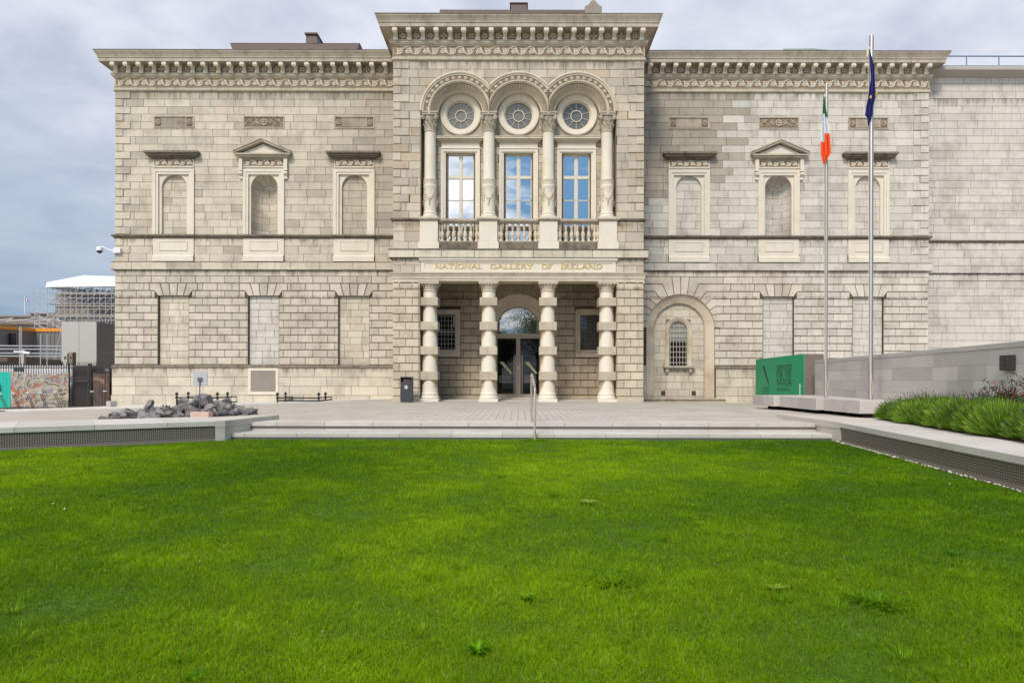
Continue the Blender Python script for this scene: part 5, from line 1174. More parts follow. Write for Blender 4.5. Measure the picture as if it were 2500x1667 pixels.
for k in range(2): m.face([SP(su(1922.5), sz(1930, 949 + 3 * k), .004), SP(su(1926 + 6 * k), sz(1930, 949 + 3 * k), .004), SP(su(1926 + 6 * k), sz(1930, 950.2 + 3 * k), .004), SP(su(1922.5), sz(1930, 950.2 + 3 * k), .004)])
under(m.build("sign_lettering", M_attr, None), sg_)
m = MB((.62, .75, .62)); m.face([SP(su(1952.8), sz(1953, 968), .005), SP(su(1956), sz(1953, 968), .005), SP(su(1956), sz(1953, 937), .005), SP(su(1952.8), sz(1953, 937), .005)]); m.face([SP(su(1956), sz(1957, 944), .006), SP(su(1958.5), sz(1957, 943), .006), SP(su(1958.5), sz(1957, 941.6), .006), SP(su(1956), sz(1957, 941), .006)]); under(m.build("white_mark", M_attr, None), sg_)
# sloping-away retaining wall
W0 = Vector((10.86, -5.3, 0)); W1 = Vector((8.75, -21.8, 0)); WU = (W1 - W0).normalized(); WL = (W1 - W0).length; WN = Vector((WU.y, -WU.x, 0)); 
if WN.x > 0: WN = -WN
rw = empty("retaining_wall", (10.86, -5.3, 0), 0, "long smooth pale granite wall with thin coping running behind the lavender bed", "wall")
def WXF(p): q = W0 + WU * p[0] - WN * p[1]; return (q.x, q.y, p[2])
m = MB(); m.xf = WXF
for i in range(6):
    z1_ = 1.60 - .31 * i; x = 0; f_ = random.uniform(.4, 1.1)
    while x < WL:
        e = min(x + f_, WL); f_ = 1.15; t_ = random.uniform(.42, .55); c = (t_, t_ * .94, t_ * .88); m.slab([(x + .003, z1_ - .307), (e - .003, z1_ - .307), (e - .003, z1_), (x + .003, z1_)], 0, .3, .003, c); x = e
x = 0
while x < WL: e = min(x + 1.1, WL); t_ = random.uniform(.40, .48); c = (t_, t_ * .95, t_ * .89); m.slab([(x + .003, 1.604), (e - .003, 1.604), (e - .003, 1.71), (x + .003, 1.71)], -.01, .3, .004, c); m.face([(x + .003, -.006, 1.71), (e - .003, -.006, 1.71), (e - .003, .4, 1.71), (x + .003, .4, 1.71)], c); x = e
m.face([(0, 0, -.2), (0, .4, -.2), (0, .4, 1.71), (0, 0, 1.71)], (.45, .43, .4)); m.face([(0, .4, -.2), (WL, .4, -.2), (WL, .4, 1.71), (0, .4, 1.71)], (.45, .43, .4)); m.face([(0, .012, -.2), (WL, .012, -.2), (WL, .012, 1.6), (0, .012, 1.6)], (.25, .22, .2))
under(m.build("granite_courses", M_gran, None), rw)
def wall_u(px): tt = (px - CX) / FOC; return (tt * (W0.y + CD) - W0.x) / (WU.x - tt * WU.y)
ua, ub = wall_u(2452), wall_u(2480); DD = CD + W0.y + WU.y * (ua + ub) / 2
pl_o = empty("wall_plaque", tuple(WXF(((ua + ub) / 2, -.04, 1.2))), 0, "square black information plaque fixed on the granite wall above the red azalea", "plaque")
m = MB((.028, .024, .024)); m.xf = WXF; z0_, z1_ = CZ + (927 - 904 + 2.3) * DD / FOC, CZ + (927 - 867 + 2.3) * DD / FOC; m.box(ua, ub, -.09, 0, z0_, z1_); under(m.build("plate", M_attr, None), pl_o)
m = MB((.09, .08, .08)); m.xf = WXF
for cx_ in (0, 1):
    for k in range(9): 
        a_ = ua + .04 + (ub - ua) * .5 * cx_; b_ = a_ + (ub - ua) * random.uniform(.28, .38); z = z1_ - .05 - k * .025; m.face([(a_, -.092, z), (b_, -.092, z), (b_, -.092, z + .009), (a_, -.092, z + .009)])
under(m.build("faint_text_lines", M_attr, None), pl_o)
# flagpoles and flags
def flagpole(x, y, h, r, label):
    o = empty("flagpole", (x, y, .45), 0, label, "flagpole", "flagpoles on the granite bench")
    m = MB(); m.lathe(0, 0, [(r * 1.05, 0), (r * 1.05, .05), (r, .06), (r, h - .06), (r * .8, h)], 16, cap=True); m.build("pole", M_steel, o, smooth=True)
    m = MB(); m.box(-r - .07, -r + .01, -.03, .03, h - .42, h - .34); m.tube([(-r - .05, 0, h - .36), (-r - .05, 0, h - .6)], .025, 6); m.tube([(-r - .03, -.03, h - .4), (-r - .045, -.03, h - 2.4), (-r - .02, -.03, h - 5), (-r - .015, -.04, 1.2), (r * .3, -r - .02, .35), (-r * .3, -r - .03, .02)], .006, 4); m.build("halyard", M_cream, o)
    return o
p1x, p1y = WX(2016.5, -8.8), -8.8; p2x, p2y = WX(2126, -11.3), -11.3
h1 = WZ(205, -8.8, 2016) - .45; h2 = WZ(86.5, -11.3, 2126) - .45
flagpole(p1x, p1y, h1, .048, "shorter-looking brushed steel flagpole, left of the two, flying the green white and orange flag")
flagpole(p2x, p2y, h2, .06, "taller-looking brushed steel flagpole, right of the two, with the dark blue flag")
def drape(name, outline, Y, colf, label, cat, nfold=2.2, amp=.07):
    # limp cloth: rows at heights, each row from left to right edge, wavy in depth
    m = MB(); rows = []
    nx = 18
    zs = [r_[0] for r_ in outline]
    nr = 60
    def at(z):
        for (za, la, ra), (zb, lb, rb) in zip(outline, outline[1:]):
            if za >= z >= zb: t_ = (za - z) / (za - zb + 1e-9); return la + (lb - la) * t_, ra + (rb - ra) * t_
        return outline[-1][1:]
    for j in range(nr + 1):
        z = zs[0] + (zs[-1] - zs[0]) * j / nr; l, r_ = at(z); row = []
        for i in range(nx + 1):
            u = i / nx; ph = nfold * 2 * PI * u + 1.5 * math.sin(z * 1.3) + .6 * z
            row.append((l + (r_ - l) * (u + .06 * math.sin(ph + 1)), Y + amp * min(1, (r_ - l) * 3.5) * math.sin(ph) + .03 * u, z))
        rows.append(row)
    for j in range(nr):
        for i in range(nx):
            m.face([rows[j + 1][i], rows[j + 1][i + 1], rows[j][i + 1], rows[j][i]], colf((i + .5) / nx, (rows[j][i][2] + rows[j + 1][i][2]) / 2))
    me = m.build(name, M_cloth, None, smooth=False); 
    import bmesh
    bm = bmesh.new(); bm.from_mesh(me.data); bmesh.ops.remove_doubles(bm, verts=bm.verts, dist=.0005); bm.to_mesh(me.data); bm.free(); me.data.shade_smooth()
    tag(me, label, cat); return me
M_cloth = mat("flag_cloth", attr=True, rough=.8)
F = lambda Y, rows: [(WZ(y, Y, a), WX(a, Y), WX(b, Y)) for y, a, b in rows]
Yf = -8.95
zz_ = lambda y: WZ(y, Yf, 2015)
def irish(u, z):
    if z > zz_(284) - (u - .5) * .25 + .05: return (.01, .13, .03)
    if z > zz_(325) - (.5 if u < .42 else 0) * 1 * .55 * (1 if u < .42 else 0): return (.62, .63, .66)
    return (.80, .085, .008)
drape("irish_flag", F(Yf, [(225, 2009.5, 2011), (250, 2008, 2014), (284, 2004.5, 2019), (325, 2003, 2023), (345, 2002.5, 2025), (375, 2003, 2027), (382, 2004, 2023), (395, 2007, 2014), (404, 2010, 2012)]), Yf, irish, "limp green, white and orange tricolour flag hanging down the left flagpole", "flag")
Yf2 = -11.42
eu = drape("european_flag", F(Yf2, [(117, 2119.5, 2120.5), (140, 2120.5, 2128), (165, 2121.5, 2134), (195, 2123, 2134.5), (225, 2118, 2135.5), (240, 2117, 2135), (262, 2112.5, 2130), (284, 2109.5, 2128), (288, 2115, 2126), (308, 2117, 2120)]), Yf2 - .02, lambda u, z: (.005, .008, .11), "limp dark blue flag with yellow stars wrapped round the right flagpole", "flag", 2.2, .06)
m = MB((.75, .55, .02))
for (px, py) in ((2118.5, 242), (2132.5, 234)):
    X_, Z_ = WX(px, Yf2), WZ(py, Yf2, px); pts = []
    for k in range(10): rr = .045 if k % 2 == 0 else .02; a = PI / 2 + k * PI / 5; pts.append((X_ + rr * .6 * math.cos(a), Z_ + rr * math.sin(a)))
    m.slab(pts, Yf2 - .15, Yf2 - .10, .001)
st_o = m.build("star", M_cloth, None); st_o.parent = eu
# ------------------------------------------------------------------ left side
def area_rail(xa, xb, yf, label):
    g0 = gz((xa + xb) / 2) + .05; o = empty("area_railing", ((xa + xb) / 2, yf, g0), 0, label, "railing", "low black railings at the foot of the wall")
    zt = .29
    for (x, y) in ((xa, yf), (xb, yf), (xa, yf + 1.1), (xb, yf + 1.1)):
        m = MB(); m.lathe(x, y, [(.05, gz(x)), (.05, gz(x) + .02), (.038, gz(x) + .03), (.038, zt - .22), (.065, zt - .20), (.065, zt - .12), (.038, zt - .10), (.032, zt - .05), (.06, zt - .03), (.075, zt + .02), (.055, zt + .07), (.0, zt + .09)], 10); under(m.build("post", M_iron, None, smooth=True), o)
    m = MB()
    for z in (zt - .16, g0 + .06): m.tube([(xa, WY - .12, z), (xa, yf, z), (xb, yf, z), (xb, WY - .12, z)], .034, 6)
    under(m.build("rail", M_iron, None), o)
area_rail(-15.7, -13.83, 1.1, "low black iron railing box against the wall, behind the rocks")
area_rail(-11.07, -9.17, 1.1, "low black iron railing box against the wall, right of the stone tablet")
# rocks
def rock_mesh(seed):
    rr = random.Random(seed); import bmesh
    bm = bmesh.new(); bmesh.ops.create_icosphere(bm, subdivisions=3, radius=1)
    pl = [(Vector((rr.gauss(0, 1), rr.gauss(0, 1), rr.gauss(0, 1))).normalized(), rr.uniform(.26, .70)) for _ in range(14)]
    for v in bm.verts:
        for n_, d in pl:
            q = v.co.dot(n_)
            if q > d: v.co -= n_ * (q - d)
        v.co += Vector((rr.gauss(0, .012), rr.gauss(0, .012), rr.gauss(0, .012)))
    me = bpy.data.meshes.new("rock"); bm.to_mesh(me); bm.free(); return me
rms = [rock_mesh(k) for k in range(9)]
def colmesh(me, c, nm):
    n = me.copy(); n.name = nm; ca = n.color_attributes.new("stone", 'FLOAT_COLOR', 'CORNER'); ca.data.foreach_set("color", np.tile(np.array([*c, 1.0], dtype=np.float32), len(n.loops))); n.materials.append(M_rock); return n
rv = [[colmesh(me, (k, k * .93, k * .88), "rock") for k in (.12, .17, .23)] for me in rms]; rwh = [colmesh(me, (.55, .5, .44), "rock") for me in rms[:2]]
rr = random.Random(5); A0 = Vector((-10.35, -13.3)); A1 = Vector((-7.45, -10.35)); AD = (A1 - A0).normalized(); AP = Vector((-AD.y, AD.x)); AL = (A1 - A0).length
nrk = 0
whites = {9: 0, 24: 1, 41: 0}
for (lay, cnt) in ((0, 110), (1, 52), (2, 6)):
    for k in range(cnt):
        t_ = (k + rr.uniform(.1, .9)) / cnt
        v_ = rr.uniform(.1, 1.5) if lay == 0 else rr.uniform(.4, 1.2)
        if lay == 0: v_ = (.1, .5, .9, 1.3, 1.6)[k % 5] + rr.uniform(-.1, .1)
        if lay == 1: t_ = .06 + .88 * t_
        if lay == 2: t_ = (.56, .60, .64, .86, .70, .34)[k]
        hump = .6 + .4 * math.sin(PI * min(1, max(0, t_)) ) + (.15 if .45 < t_ < .95 else 0)
        s_ = rr.uniform(.13, .24) * hump * (1.35 if lay == 2 else 1)
        p = A0 + AD * (t_ * AL) + AP * v_ * (1 if t_ > .1 else .5)
        z = gz(p.x) + s_ * .45 + (.12 * hump if lay == 1 else .24 * hump if lay == 2 else 0)
        me = rwh[whites[nrk]] if nrk in whites else rr.choice(rr.choice(rv))
        o = bpy.data.objects.new("rock", me); COL.objects.link(o); o.location = (p.x, p.y, z); o.scale = (s_ * rr.uniform(.9, 1.3), s_ * rr.uniform(.9, 1.2), s_ * rr.uniform(.95, 1.45)); o.rotation_euler = (rr.uniform(0, 6), rr.uniform(0, 6), rr.uniform(0, 6))
        if nrk in whites: tag(o, "whitish stone lying among the dark rocks of the heap", "rock", "whitish stones in the heap")
        else: tag(o, "jagged dark grey rock in the heap by the kerb", "rock", "dark rocks heaped beside the kerb")
        nrk += 1
sx, sy = -8.52, -12.0
s_o = empty("notice_post", (sx, sy, gz(sx)), 0, "small grey notice plate on a thin post, on a pink block before the rocks", "notice")
m = MB((.42, .42, .44)); m.bbox(-.19, .19, -.012, .012, .86, 1.26, .006); m.build("plate", M_attr, s_o)
m = MB((.10, .10, .11)); m.box(-.055, .06, -.05, -.012, 1.0, 1.09); m.tube([(0, -.03, .03), (0, -.03, 1.03)], .016, 8); m.build("post", M_attr, s_o)
m = MB((.62, .42, .33)); m.bbox(-.25, .25, -.05, .2, 0, .17, .01); m.build("base_block", M_gran, s_o)
m = MB((.42, .40, .38)); m.bbox(-.16, .16, -.15, .15, 0, .30, .02); o = m.build("stone_cube", M_gran); o.location = (WX(272, .5), .5, gz(-18)); o.rotation_euler[2] = -.5; tag(o, "small grey stone cube on the paving at the building's left corner", "stone block")
# security camera on the corner
c_o = empty("security_camera", (LX + .3, WY - .1, WZ(614, WY, 280)), 0, "white dome security camera on an arm at the gallery's left corner", "security camera")
m = MB((.7, .7, .7)); m.box(-.30, .06, -.10, .08, -.10, .14); m.tube([(-.3, 0, 0), (-.55, -.02, .06), (-.80, -.04, .18), (-.95, -.05, .20)], .035, 8); m.build("arm", M_attr, c_o)
m = MB((.72, .72, .72)); m.lathe(-.98, -.05, [(.05, .22), (.13, .16), (.15, .06), (.15, 0)], 14); m.build("housing", M_attr, c_o, smooth=True)
m = MB((.03, .03, .035)); m.lathe(-.98, -.05, [(.13, 0), (.12, -.05), (.07, -.11), (0, -.13)], 14); m.build("dome", M_attr, c_o, smooth=True)
# iron fence, banners
FY = 3.7; FXa, FXb = -33, -19.9; fz = -.5
fo = empty("iron_fence", (-26, FY, fz), 0, "tall black spiked iron railing running left from the corner of the gallery", "fence")
m = MB(); x = FXa
gx0, gx1 = WX(168, FY), WX(268, FY)
def bars(mb, x0, x1, step_, zb, zt):
    x = x0
    while x < x1: mb.box(x - .011, x + .011, FY - .011, FY + .011, zb, zt - .10); mb.tube([(x, FY, zt - .10), (x, FY, zt - .07), (x, FY, zt)], .022, 4, r2=.002); x += step_
bars(m, FXa, gx0, .125, fz, 1.82); under(m.build("bars", M_iron, None), fo)
m = MB(); m.box(FXa, gx0, FY - .02, FY + .02, 1.50, 1.54); m.box(FXa, gx0, FY - .02, FY + .02, fz + .10, fz + .14); m.box(FXa, gx0, FY - .02, FY + .02, .98, 1.01); under(m.build("rail", M_iron, None), fo)
m = MB(); x = FXa
while x < gx0: ring_profile(m, x + .062, 1.60, [(.05, FY - .01), (.036, FY - .01), (.036, FY + .01)], 12, 0, 2 * PI); x += .125
under(m.build("ring_frieze", M_iron, None), fo)
go = empty("iron_gate", ((gx0 + gx1) / 2, FY, fz), 0, "dark iron double gate with close bars and a lock bar, beside the gallery corner", "gate")
m = MB(); bars(m, gx0 + .05, -19.95, .10, fz + .05, 1.86); under(m.build("bars", M_iron, None), go)
m = MB(); 
for z in (1.5, 1.0, .85, fz + .1): m.box(gx0, -19.95, FY - .02, FY + .02, z, z + .05)
for x in (gx0, gx0 + 1.0, gx0 + 1.08, -20.0): m.box(x - .03, x + .03, FY - .03, FY + .03, fz, 1.75)
under(m.build("gate_frame", M_iron, None), go)
m = MB((.03, .026, .025)); m.box(gx0 + .5, gx0 + 1.0, FY - .05, FY - .02, .83, .95); under(m.build("lock_box", M_attr, None), go)
m = MB((.06, .05, .045)); m.box(gx0 + .02, -19.9, FY + .25, FY + .3, fz, 1.65); tag(m.build("dark_screen", M_attr), "dark solid screen standing behind the iron gate bars", "screen")
m = MB((.72, .70, .70)); m.box(-34, gx0 - .02, FY + .5, FY + .62, -.5, 1.66); tag(m.build("white_hoarding", M_attr), "white hoarding panels behind the spiked railing, seen above the banners", "hoarding")
m = MB((.025, .028, .03)); 
for a in (35.5, 49): x0_, x1_ = WX(a, FY), WX(a + 11.5, FY); m.box(x0_, x1_, FY - .06, FY - .03, 1.33, 1.56)
tag(m.build("fence_sign", M_attr), "small black double notice fixed high on the railing above the painted banner", "sign")
m = MB((.10, .11, .12)); m.box(WX(258, FY), WX(268, FY), FY - .06, FY - .03, 1.35, 1.5); tag(m.build("gate_notice", M_attr), "small grey notice on the gate bars beside the gallery corner", "sign")
def banner_mat(name, cols, scale, dist):
    m = bpy.data.materials.new(name); m.use_nodes = True; t = m.node_tree; b = t.nodes['Principled BSDF']; b.inputs['Roughness'].default_value = .5; L = t.links.new
    g = N(t, 'ShaderNodeNewGeometry'); n = N(t, 'ShaderNodeTexNoise'); n.inputs['Scale'].default_value = scale; n.inputs['Detail'].default_value = 5; n.inputs['Distortion'].default_value = dist; L(g.outputs['Position'], n.inputs[0])
    r_ = N(t, 'ShaderNodeValToRGB'); r_.color_ramp.interpolation = 'EASE'
    els = r_.color_ramp.elements
    while len(els) < len(cols): els.new(.5)
    for i, (p, c) in enumerate(cols): els[i].position = p; els[i].color = (*c, 1)
    L(n.outputs[0], r_.inputs[0]); L(r_.outputs[0], b.inputs['Base Color']); return m
def banner(name, xa, xb, zb, zt, m_, label, sag=.0):
    m = MB((1, 1, 1)); nx = 30; x0, x1 = WX(xa, FY), WX(xb, FY)
    def Pt(i, z): x = x0 + (x1 - x0) * i / nx; u = i / nx; return (x, FY - .05 - .03 * math.sin(x * 9) - .012 * math.sin(x * 50), z - (sag * math.sin(PI * u) if z > .5 else 0))
    for i in range(nx):
        for j in range(8):
            za, zb2 = zb + (zt - zb) * j / 8, zb + (zt - zb) * (j + 1) / 8
            m.face([Pt(i, za), Pt(i + 1, za), Pt(i + 1, zb2), Pt(i, zb2)])
    for q in list(range(len(m.f))): pass
    o = m.build(name, m_, None); sm = o.modifiers.new("thick", 'SOLIDIFY'); sm.thickness = .004; return o
M_b1 = mat("turquoise_banner", (.0, .42, .32), rough=.5); 
M_b2 = banner_mat("abstract_painting", [(0.22, (.03, .03, .035)), (.37, (.12, .10, .08)), (.45, (.33, .28, .20)), (.52, (.42, .38, .32)), (.575, (.12, .13, .17)), (.63, (.42, .13, .035)), (.74, (.25, .18, .1))], 1.0, 3.4)
M_b3 = banner_mat("dark_painting", [(0.3, (.04, .035, .04)), (.5, (.09, .055, .045)), (.62, (.14, .07, .05)), (.8, (.5, .45, .35))], 1.0, 1.5)
o = banner("turquoise_banner", -60, 26, -.45, 1.32, M_b1, ""); tag(o, "bright turquoise banner tied to the railing at the far left", "banner")
o = banner("painted_banner", 27, 169, -.42, 1.30, M_b2, "", .12); tag(o, "wide banner with swirling grey, cream and orange abstract painting on the railing", "banner")
o = banner("dark_banner", 228, 268, -.40, 1.30, M_b3, "", .05); tag(o, "dark brown painted banner on the gate next to the gallery corner", "banner")
m = MB((.03, .06, .08)); 
x0 = WX(0, FY); m.face([(x0, FY - .12, .35), (x0 + .16, FY - .12, .4), (x0 + .05, FY - .12, .8), (x0, FY - .12, .75)])
ms_ = m.build("dark_mark", M_attr, None); ms_.parent = bpy.data.objects["turquoise_banner"]
# slanted bronze stands
def stand(): 
    m = MB(); 
    for dx in (0, .09): m.tube([(dx, 0, 0), (dx - .33, .0, .74)], .02, 4)
    o = m.build("leaning_stand", M_bronze); c = MB((.75, .73, .68)); c.box(-.35, -.20, -.03, .03, .74, .775); c.build("cap", M_attr, o); return o
s0 = stand(); lbs = ("first from the left, against the turquoise banner", "second from the left, before the painted banner", "third from the left, before the painted banner", "fourth from the left, before the painted banner", "fifth from the left, at the painted banner's right end", "sixth from the left, before the gate", "rightmost, nearest the gallery corner")
for k, px in enumerate((15, 47, 81, 113.5, 147.5, 238.5, 270)):
    o = s0 if k == 0 else copy_tree(s0); o.location = (WX(px, 2.6), 2.6, gz(WX(px, 2.6)))
    tag(o, "leaning bronze stand with white cap, " + lbs[k], "stand", "leaning bronze stands in front of the railing")
# ------------------------------------------------------------------ construction site and far buildings
hb = empty("site_hoarding_box", (WX(190, 15), 15, -.5), 0, "tall plain pale grey hoarding box beyond the fence, beside the gallery", "hoarding")
m = MB((.44, .43, .40)); X0, X1 = WX(150, 15), WX(235, 15); zt = WZ(785, 15, 190); m.box(X0, (X0 + X1) / 2 - .01, 15, 15.1, -.5, zt); m.box((X0 + X1) / 2 + .01, X1, 15, 15.1, -.5, zt); m.box(X0, X0 + .1, 15.1, 19.5, -.5, zt); under(m.build("front_panel", M_attr, None), hb)
m = MB((.17, .165, .14)); zz = -.5; 
while zz < zt: m.box(X1 - .1, X1 + .0, 15.12, 19.5, zz, min(zz + .80, zt - .02)); zz += .82
under(m.build("side_panel", M_attr, None), hb)
M_corr = mat("corrugated_grey", (.20, .19, .185), rough=.6, metal=.2, streak=.25)
def cabin(x0, x1, y0, y1, zb, zt, label):
    o = empty("site_cabin", ((x0 + x1) / 2, (y0 + y1) / 2, zb), 0, label, "cabin", "grey site cabins")
    m = MB(); n = int(math.hypot(x1 - x0, y1 - y0) / .14); dx, dy = (x1 - x0) / n, (y1 - y0) / n
    for k in range(n):
        o1 = -.05 if k % 2 else 0; o2 = -.05 if (k + 1) % 2 else 0
        a = (x0 + dx * k, y0 + dy * k + o1); b_ = (x0 + dx * (k + 1) - dx * .4, y0 + dy * (k + .6) + o1); c_ = (x0 + dx * (k + 1), y0 + dy * (k + 1) + o2)
        m.face([(a[0], a[1], zb), (b_[0], b_[1], zb), (b_[0], b_[1], zt), (a[0], a[1], zt)]); m.face([(b_[0], b_[1], zb), (c_[0], c_[1], zb), (c_[0], c_[1], zt), (b_[0], b_[1], zt)])
    m.face([(x0, y0, zt), (x1, y1, zt), (x1, y1 + 3, zt), (x0, y0 + 3, zt)]); m.face([(x1, y1, zb), (x1, y1 + 3, zb), (x1, y1 + 3, zt), (x1, y1, zt)])
    under(m.build("corrugated_body", M_corr, None), o)
    m = MB((.75, .28, .02)); m.sweep([(x0, y0), (x1, y1)], [(.06, zt - .14), (.09, zt - .13), (.09, zt + .10), (0, zt + .10)]); under(m.build("orange_edge", M_attr, None), o); return o
Yc = 20
xa, xb, xc = WX(-60, 15), WX(85, Yc), WX(152, Yc)
c1 = cabin(xa, xb, 15.5, Yc, 2.3, WZ(806, Yc, 60), "grey corrugated site cabin with a dark window and orange roof edge at the far left"); c2 = cabin(xb + .05, xc + 1, Yc, Yc + .1, 2.3, WZ(805, Yc, 100), "grey corrugated site cabin with orange roof edge next to the hoarding box")
m = MB((.30, .30, .29)); yq = 17.9; m.box(WX(8, yq), WX(25, yq), yq - .30, yq - .15, WZ(843, yq, 20), WZ(812, yq, 20)); under(m.build("shutter", M_attr, None), c1)
m = MB((.008, .008, .01)); m.box(WX(26, yq), WX(42, yq), yq - .22, yq - .12, WZ(843, yq, 30), WZ(814, yq, 30)); under(m.build("window", M_attr, None), c1)
dk = MB((.14, .09, .06)); dk.box(-33, WX(150, 17), 12, 20, 2.05, 2.3); dk.face([(-33, 12, .5), (-27.5, 12, .5), (-27.5, 12, 2.05), (-33, 12, 2.05)], (.02, .018, .016)); o = dk.build("timber_deck", M_attr); tag(o, "brown timber deck carrying the grey site cabins behind the railing", "deck")
gs = MB((.42, .45, .47)); yg = 11.6
for z in (WZ(843, yg, 80), WZ(851, yg, 80), WZ(861, yg, 80), WZ(868, yg, 80)): gs.tube([(-36, yg, z), (WX(151, yg), yg, z - .05)], .03, 6)
for px in (48, 52, 99, 115): gs.tube([(WX(px, yg), yg, 1.2), (WX(px, yg), yg, WZ(797 if px < 60 else 815, yg, px))], .03, 6)
gs.tube([(WX(149, yg), yg, WZ(805, yg, 150)), (WX(133, yg), yg, WZ(878, yg, 133))], .02, 5); o = gs.build("scaffold_guardrail", M_attr); tag(o, "galvanised tube guardrail in front of the site cabins", "guardrail")
co = empty("camera_post", (WX(57, 8), 8, 0), 0, "two white security cameras on a short post above the railing, far left", "security camera")
m = MB((.42, .38, .32)); X = WX(56.5, 8); m.box(X - .07, X + .07, 7.95, 8.1, 0, WZ(862, 8, 57)); under(m.build("post", M_attr, None), co)
m = MB((.75, .75, .73)); z = WZ(860.5, 8, 57); m.tube([(X, 8, z), (X - .38, 7.8, z + .02)], .07, 8); m.tube([(X, 8, z), (X + .5, 7.85, z - .05)], .07, 8); m.tube([(X - .05, 8, z + .02), (X + .05, 8, z + .1)], .08, 8); under(m.build("camera_body", M_attr, None), co)
for k, (pa, pb, pt, lb) in enumerate(((153, 164, 862, "pale stone gate post with a dark socket, in front of the hoarding box"), (167, 177, 860, "brown stone gate post just right of the pale gate post"))):
    m = MB((.45, .41, .35) if k == 0 else (.22, .18, .14)); y = 7; m.bbox(WX(pa, y), WX(pb, y), y, y + .3, -.5, WZ(pt, y, pa), .02); 
    m.box(WX(pa + 4, y), WX(pb - 3, y), y - .01, y + .05, WZ(877, y, pa), WZ(870, y, pa), (.01, .01, .01)); tag(m.build("gate_post", M_attr), lb, "gate post")
# scaffold with white roof
sc = empty("scaffolding", (-40, 38, 0), 0, "tall galvanised scaffold with sloping white roof wrapping the stone building at left", "scaffolding")
Ys = 38; m = MB((.46, .48, .50)); zr = WZ(700, Ys, 200)
xsL = WX(115, Ys); xsR = WX(300, Ys)
cols = [xsL + (xsR - xsL) * k / 13 for k in range(14)]
for yy in (Ys, Ys + 1.4):
    for x in cols: m.tube([(x, yy, 0), (x, yy, zr + (.3 if random.random() < .5 else 0))], .035, 4, cap=False)
    z = WZ(795, Ys, 200)
    while z < zr: m.tube([(xsL, yy, z), (xsR, yy, z)], .032, 4, cap=False); z += .55 if yy == Ys else .9
for k in range(0, 13, 2):
    m.tube([(cols[k], Ys - .05, WZ(795, Ys, 200)), (cols[min(k + 4, 13)], Ys - .05, WZ(735, Ys, 200))], .03, 4, cap=False); m.tube([(cols[k], Ys - .05, WZ(745, Ys, 200)), (cols[min(k + 4, 13)], Ys - .05, zr)], .03, 4, cap=False)
xl2 = [WX(p_, Ys) for p_ in (84, 97)]
for x in xl2: m.tube([(x, Ys, 0), (x, Ys, WZ(703 if x == xl2[0] else 708, Ys, 90))], .035, 4)
for pz_ in range(710, 800, 13): m.tube([(xl2[0], Ys, WZ(pz_, Ys, 84)), (xsL, Ys, WZ(pz_ + 3, Ys, 115))], .03, 4)
for (a, b, c, d) in ((84, 740, 99, 765), (99, 725, 118, 772), (84, 765, 150, 803), (100, 712, 150, 745), (84, 790, 130, 810)): m.tube([(WX(a, Ys), Ys, WZ(b, Ys, a)), (WX(c, Ys), Ys, WZ(d, Ys, c))], .035, 4)
under(m.build("tube_lattice", M_attr, None), sc)
m = MB((.40, .37, .32))
for py in (746, 771, 716): m.box(WX(135, Ys), xsR, Ys - .05, Ys + 1.4, WZ(py, Ys, 200) - .08, WZ(py, Ys, 200)); 
under(m.build("board_platform", M_attr, None), sc)
m = MB((.04, .045, .05))
rr = random.Random(3)
for k in range(260):
    x = rr.uniform(xsL + .3, xsR - .3); z = rr.uniform(WZ(735, Ys, 200), zr - .05); c = rr.choice([(.03, .03, .035), (.06, .07, .12), (.25, .27, .3), (.05, .05, .04), (.4, .42, .45)]); y = Ys + rr.uniform(1.5, 3); a = rr.uniform(-.8, .8); l = rr.uniform(.2, .8)
    m.tube([(x, y, z), (x + l * math.cos(a), y, z + l * math.sin(a) * .6)], .04, 4, col=c)
under(m.build("roof_truss_clutter", M_attr, None), sc)
m = MB((.82, .82, .84)); za = WZ(702, Ys, 115); zb_ = WZ(673, Ys, 208); zc2 = WZ(676, Ys, 300)
m.face([(xsL, Ys - .3, za), (xsR, Ys - .3, WZ(700, Ys, 290)), (xsR, Ys - .3, zc2), (WX(208, Ys), Ys - .3, zb_), (xsL + .1, Ys - .3, WZ(690, Ys, 118))]); m.face([(xsL, Ys - .3, WZ(690, Ys, 118)), (WX(208, Ys), Ys - .3, zb_), (xsR, Ys - .3, zc2), (xsR, Ys + 8, zc2), (xsL, Ys + 8, zc2)]); m.face([(xsL, Ys - .3, za), (xsL, Ys + 8, za), (xsL, Ys + 8, WZ(690, Ys, 118)), (xsL, Ys - .3, WZ(690, Ys, 118))])
under(m.build("white_roof_sheet", M_attr, None), sc)
# stone building inside the scaffold and low stone wing left of it
M_far = mat("old_brown_stone", (.26, .22, .18), rough=.9, grain=.3, gscale=3, stain=.6, sscale=.8, streak=.5, stcol=(.08, .07, .06))
m = MB(); y = 44; m.box(WX(135, y), WX(330, y), y, y + 10, 0, WZ(716, y, 250)); m.box(WX(128, y), WX(330, y), y - .4, y, WZ(775, y, 200), WZ(768, y, 200)); m.box(WX(128, y), WX(330, y), y - .4, y, WZ(745, y, 200), WZ(741, y, 200)); tag(m.build("scaffolded_building", M_far), "brown stone building seen through the scaffold tubes", "building")
lb_ = empty("old_stone_building", (-45, 42, 0), 0, "low weathered stone building with parapet chimney block and pale hipped roofs, far left", "building")
y = 42; m = MB(); m.box(-70, WX(165, y), y, y + 9, 0, WZ(785, y, 60)); m.sweep([(-70, y), (WX(165, y), y)], [(0, WZ(795, y, 60)), (.3, WZ(792, y, 60)), (.35, WZ(786, y, 60)), (0, WZ(785, y, 60))]); under(m.build("wall", M_far, None), lb_)
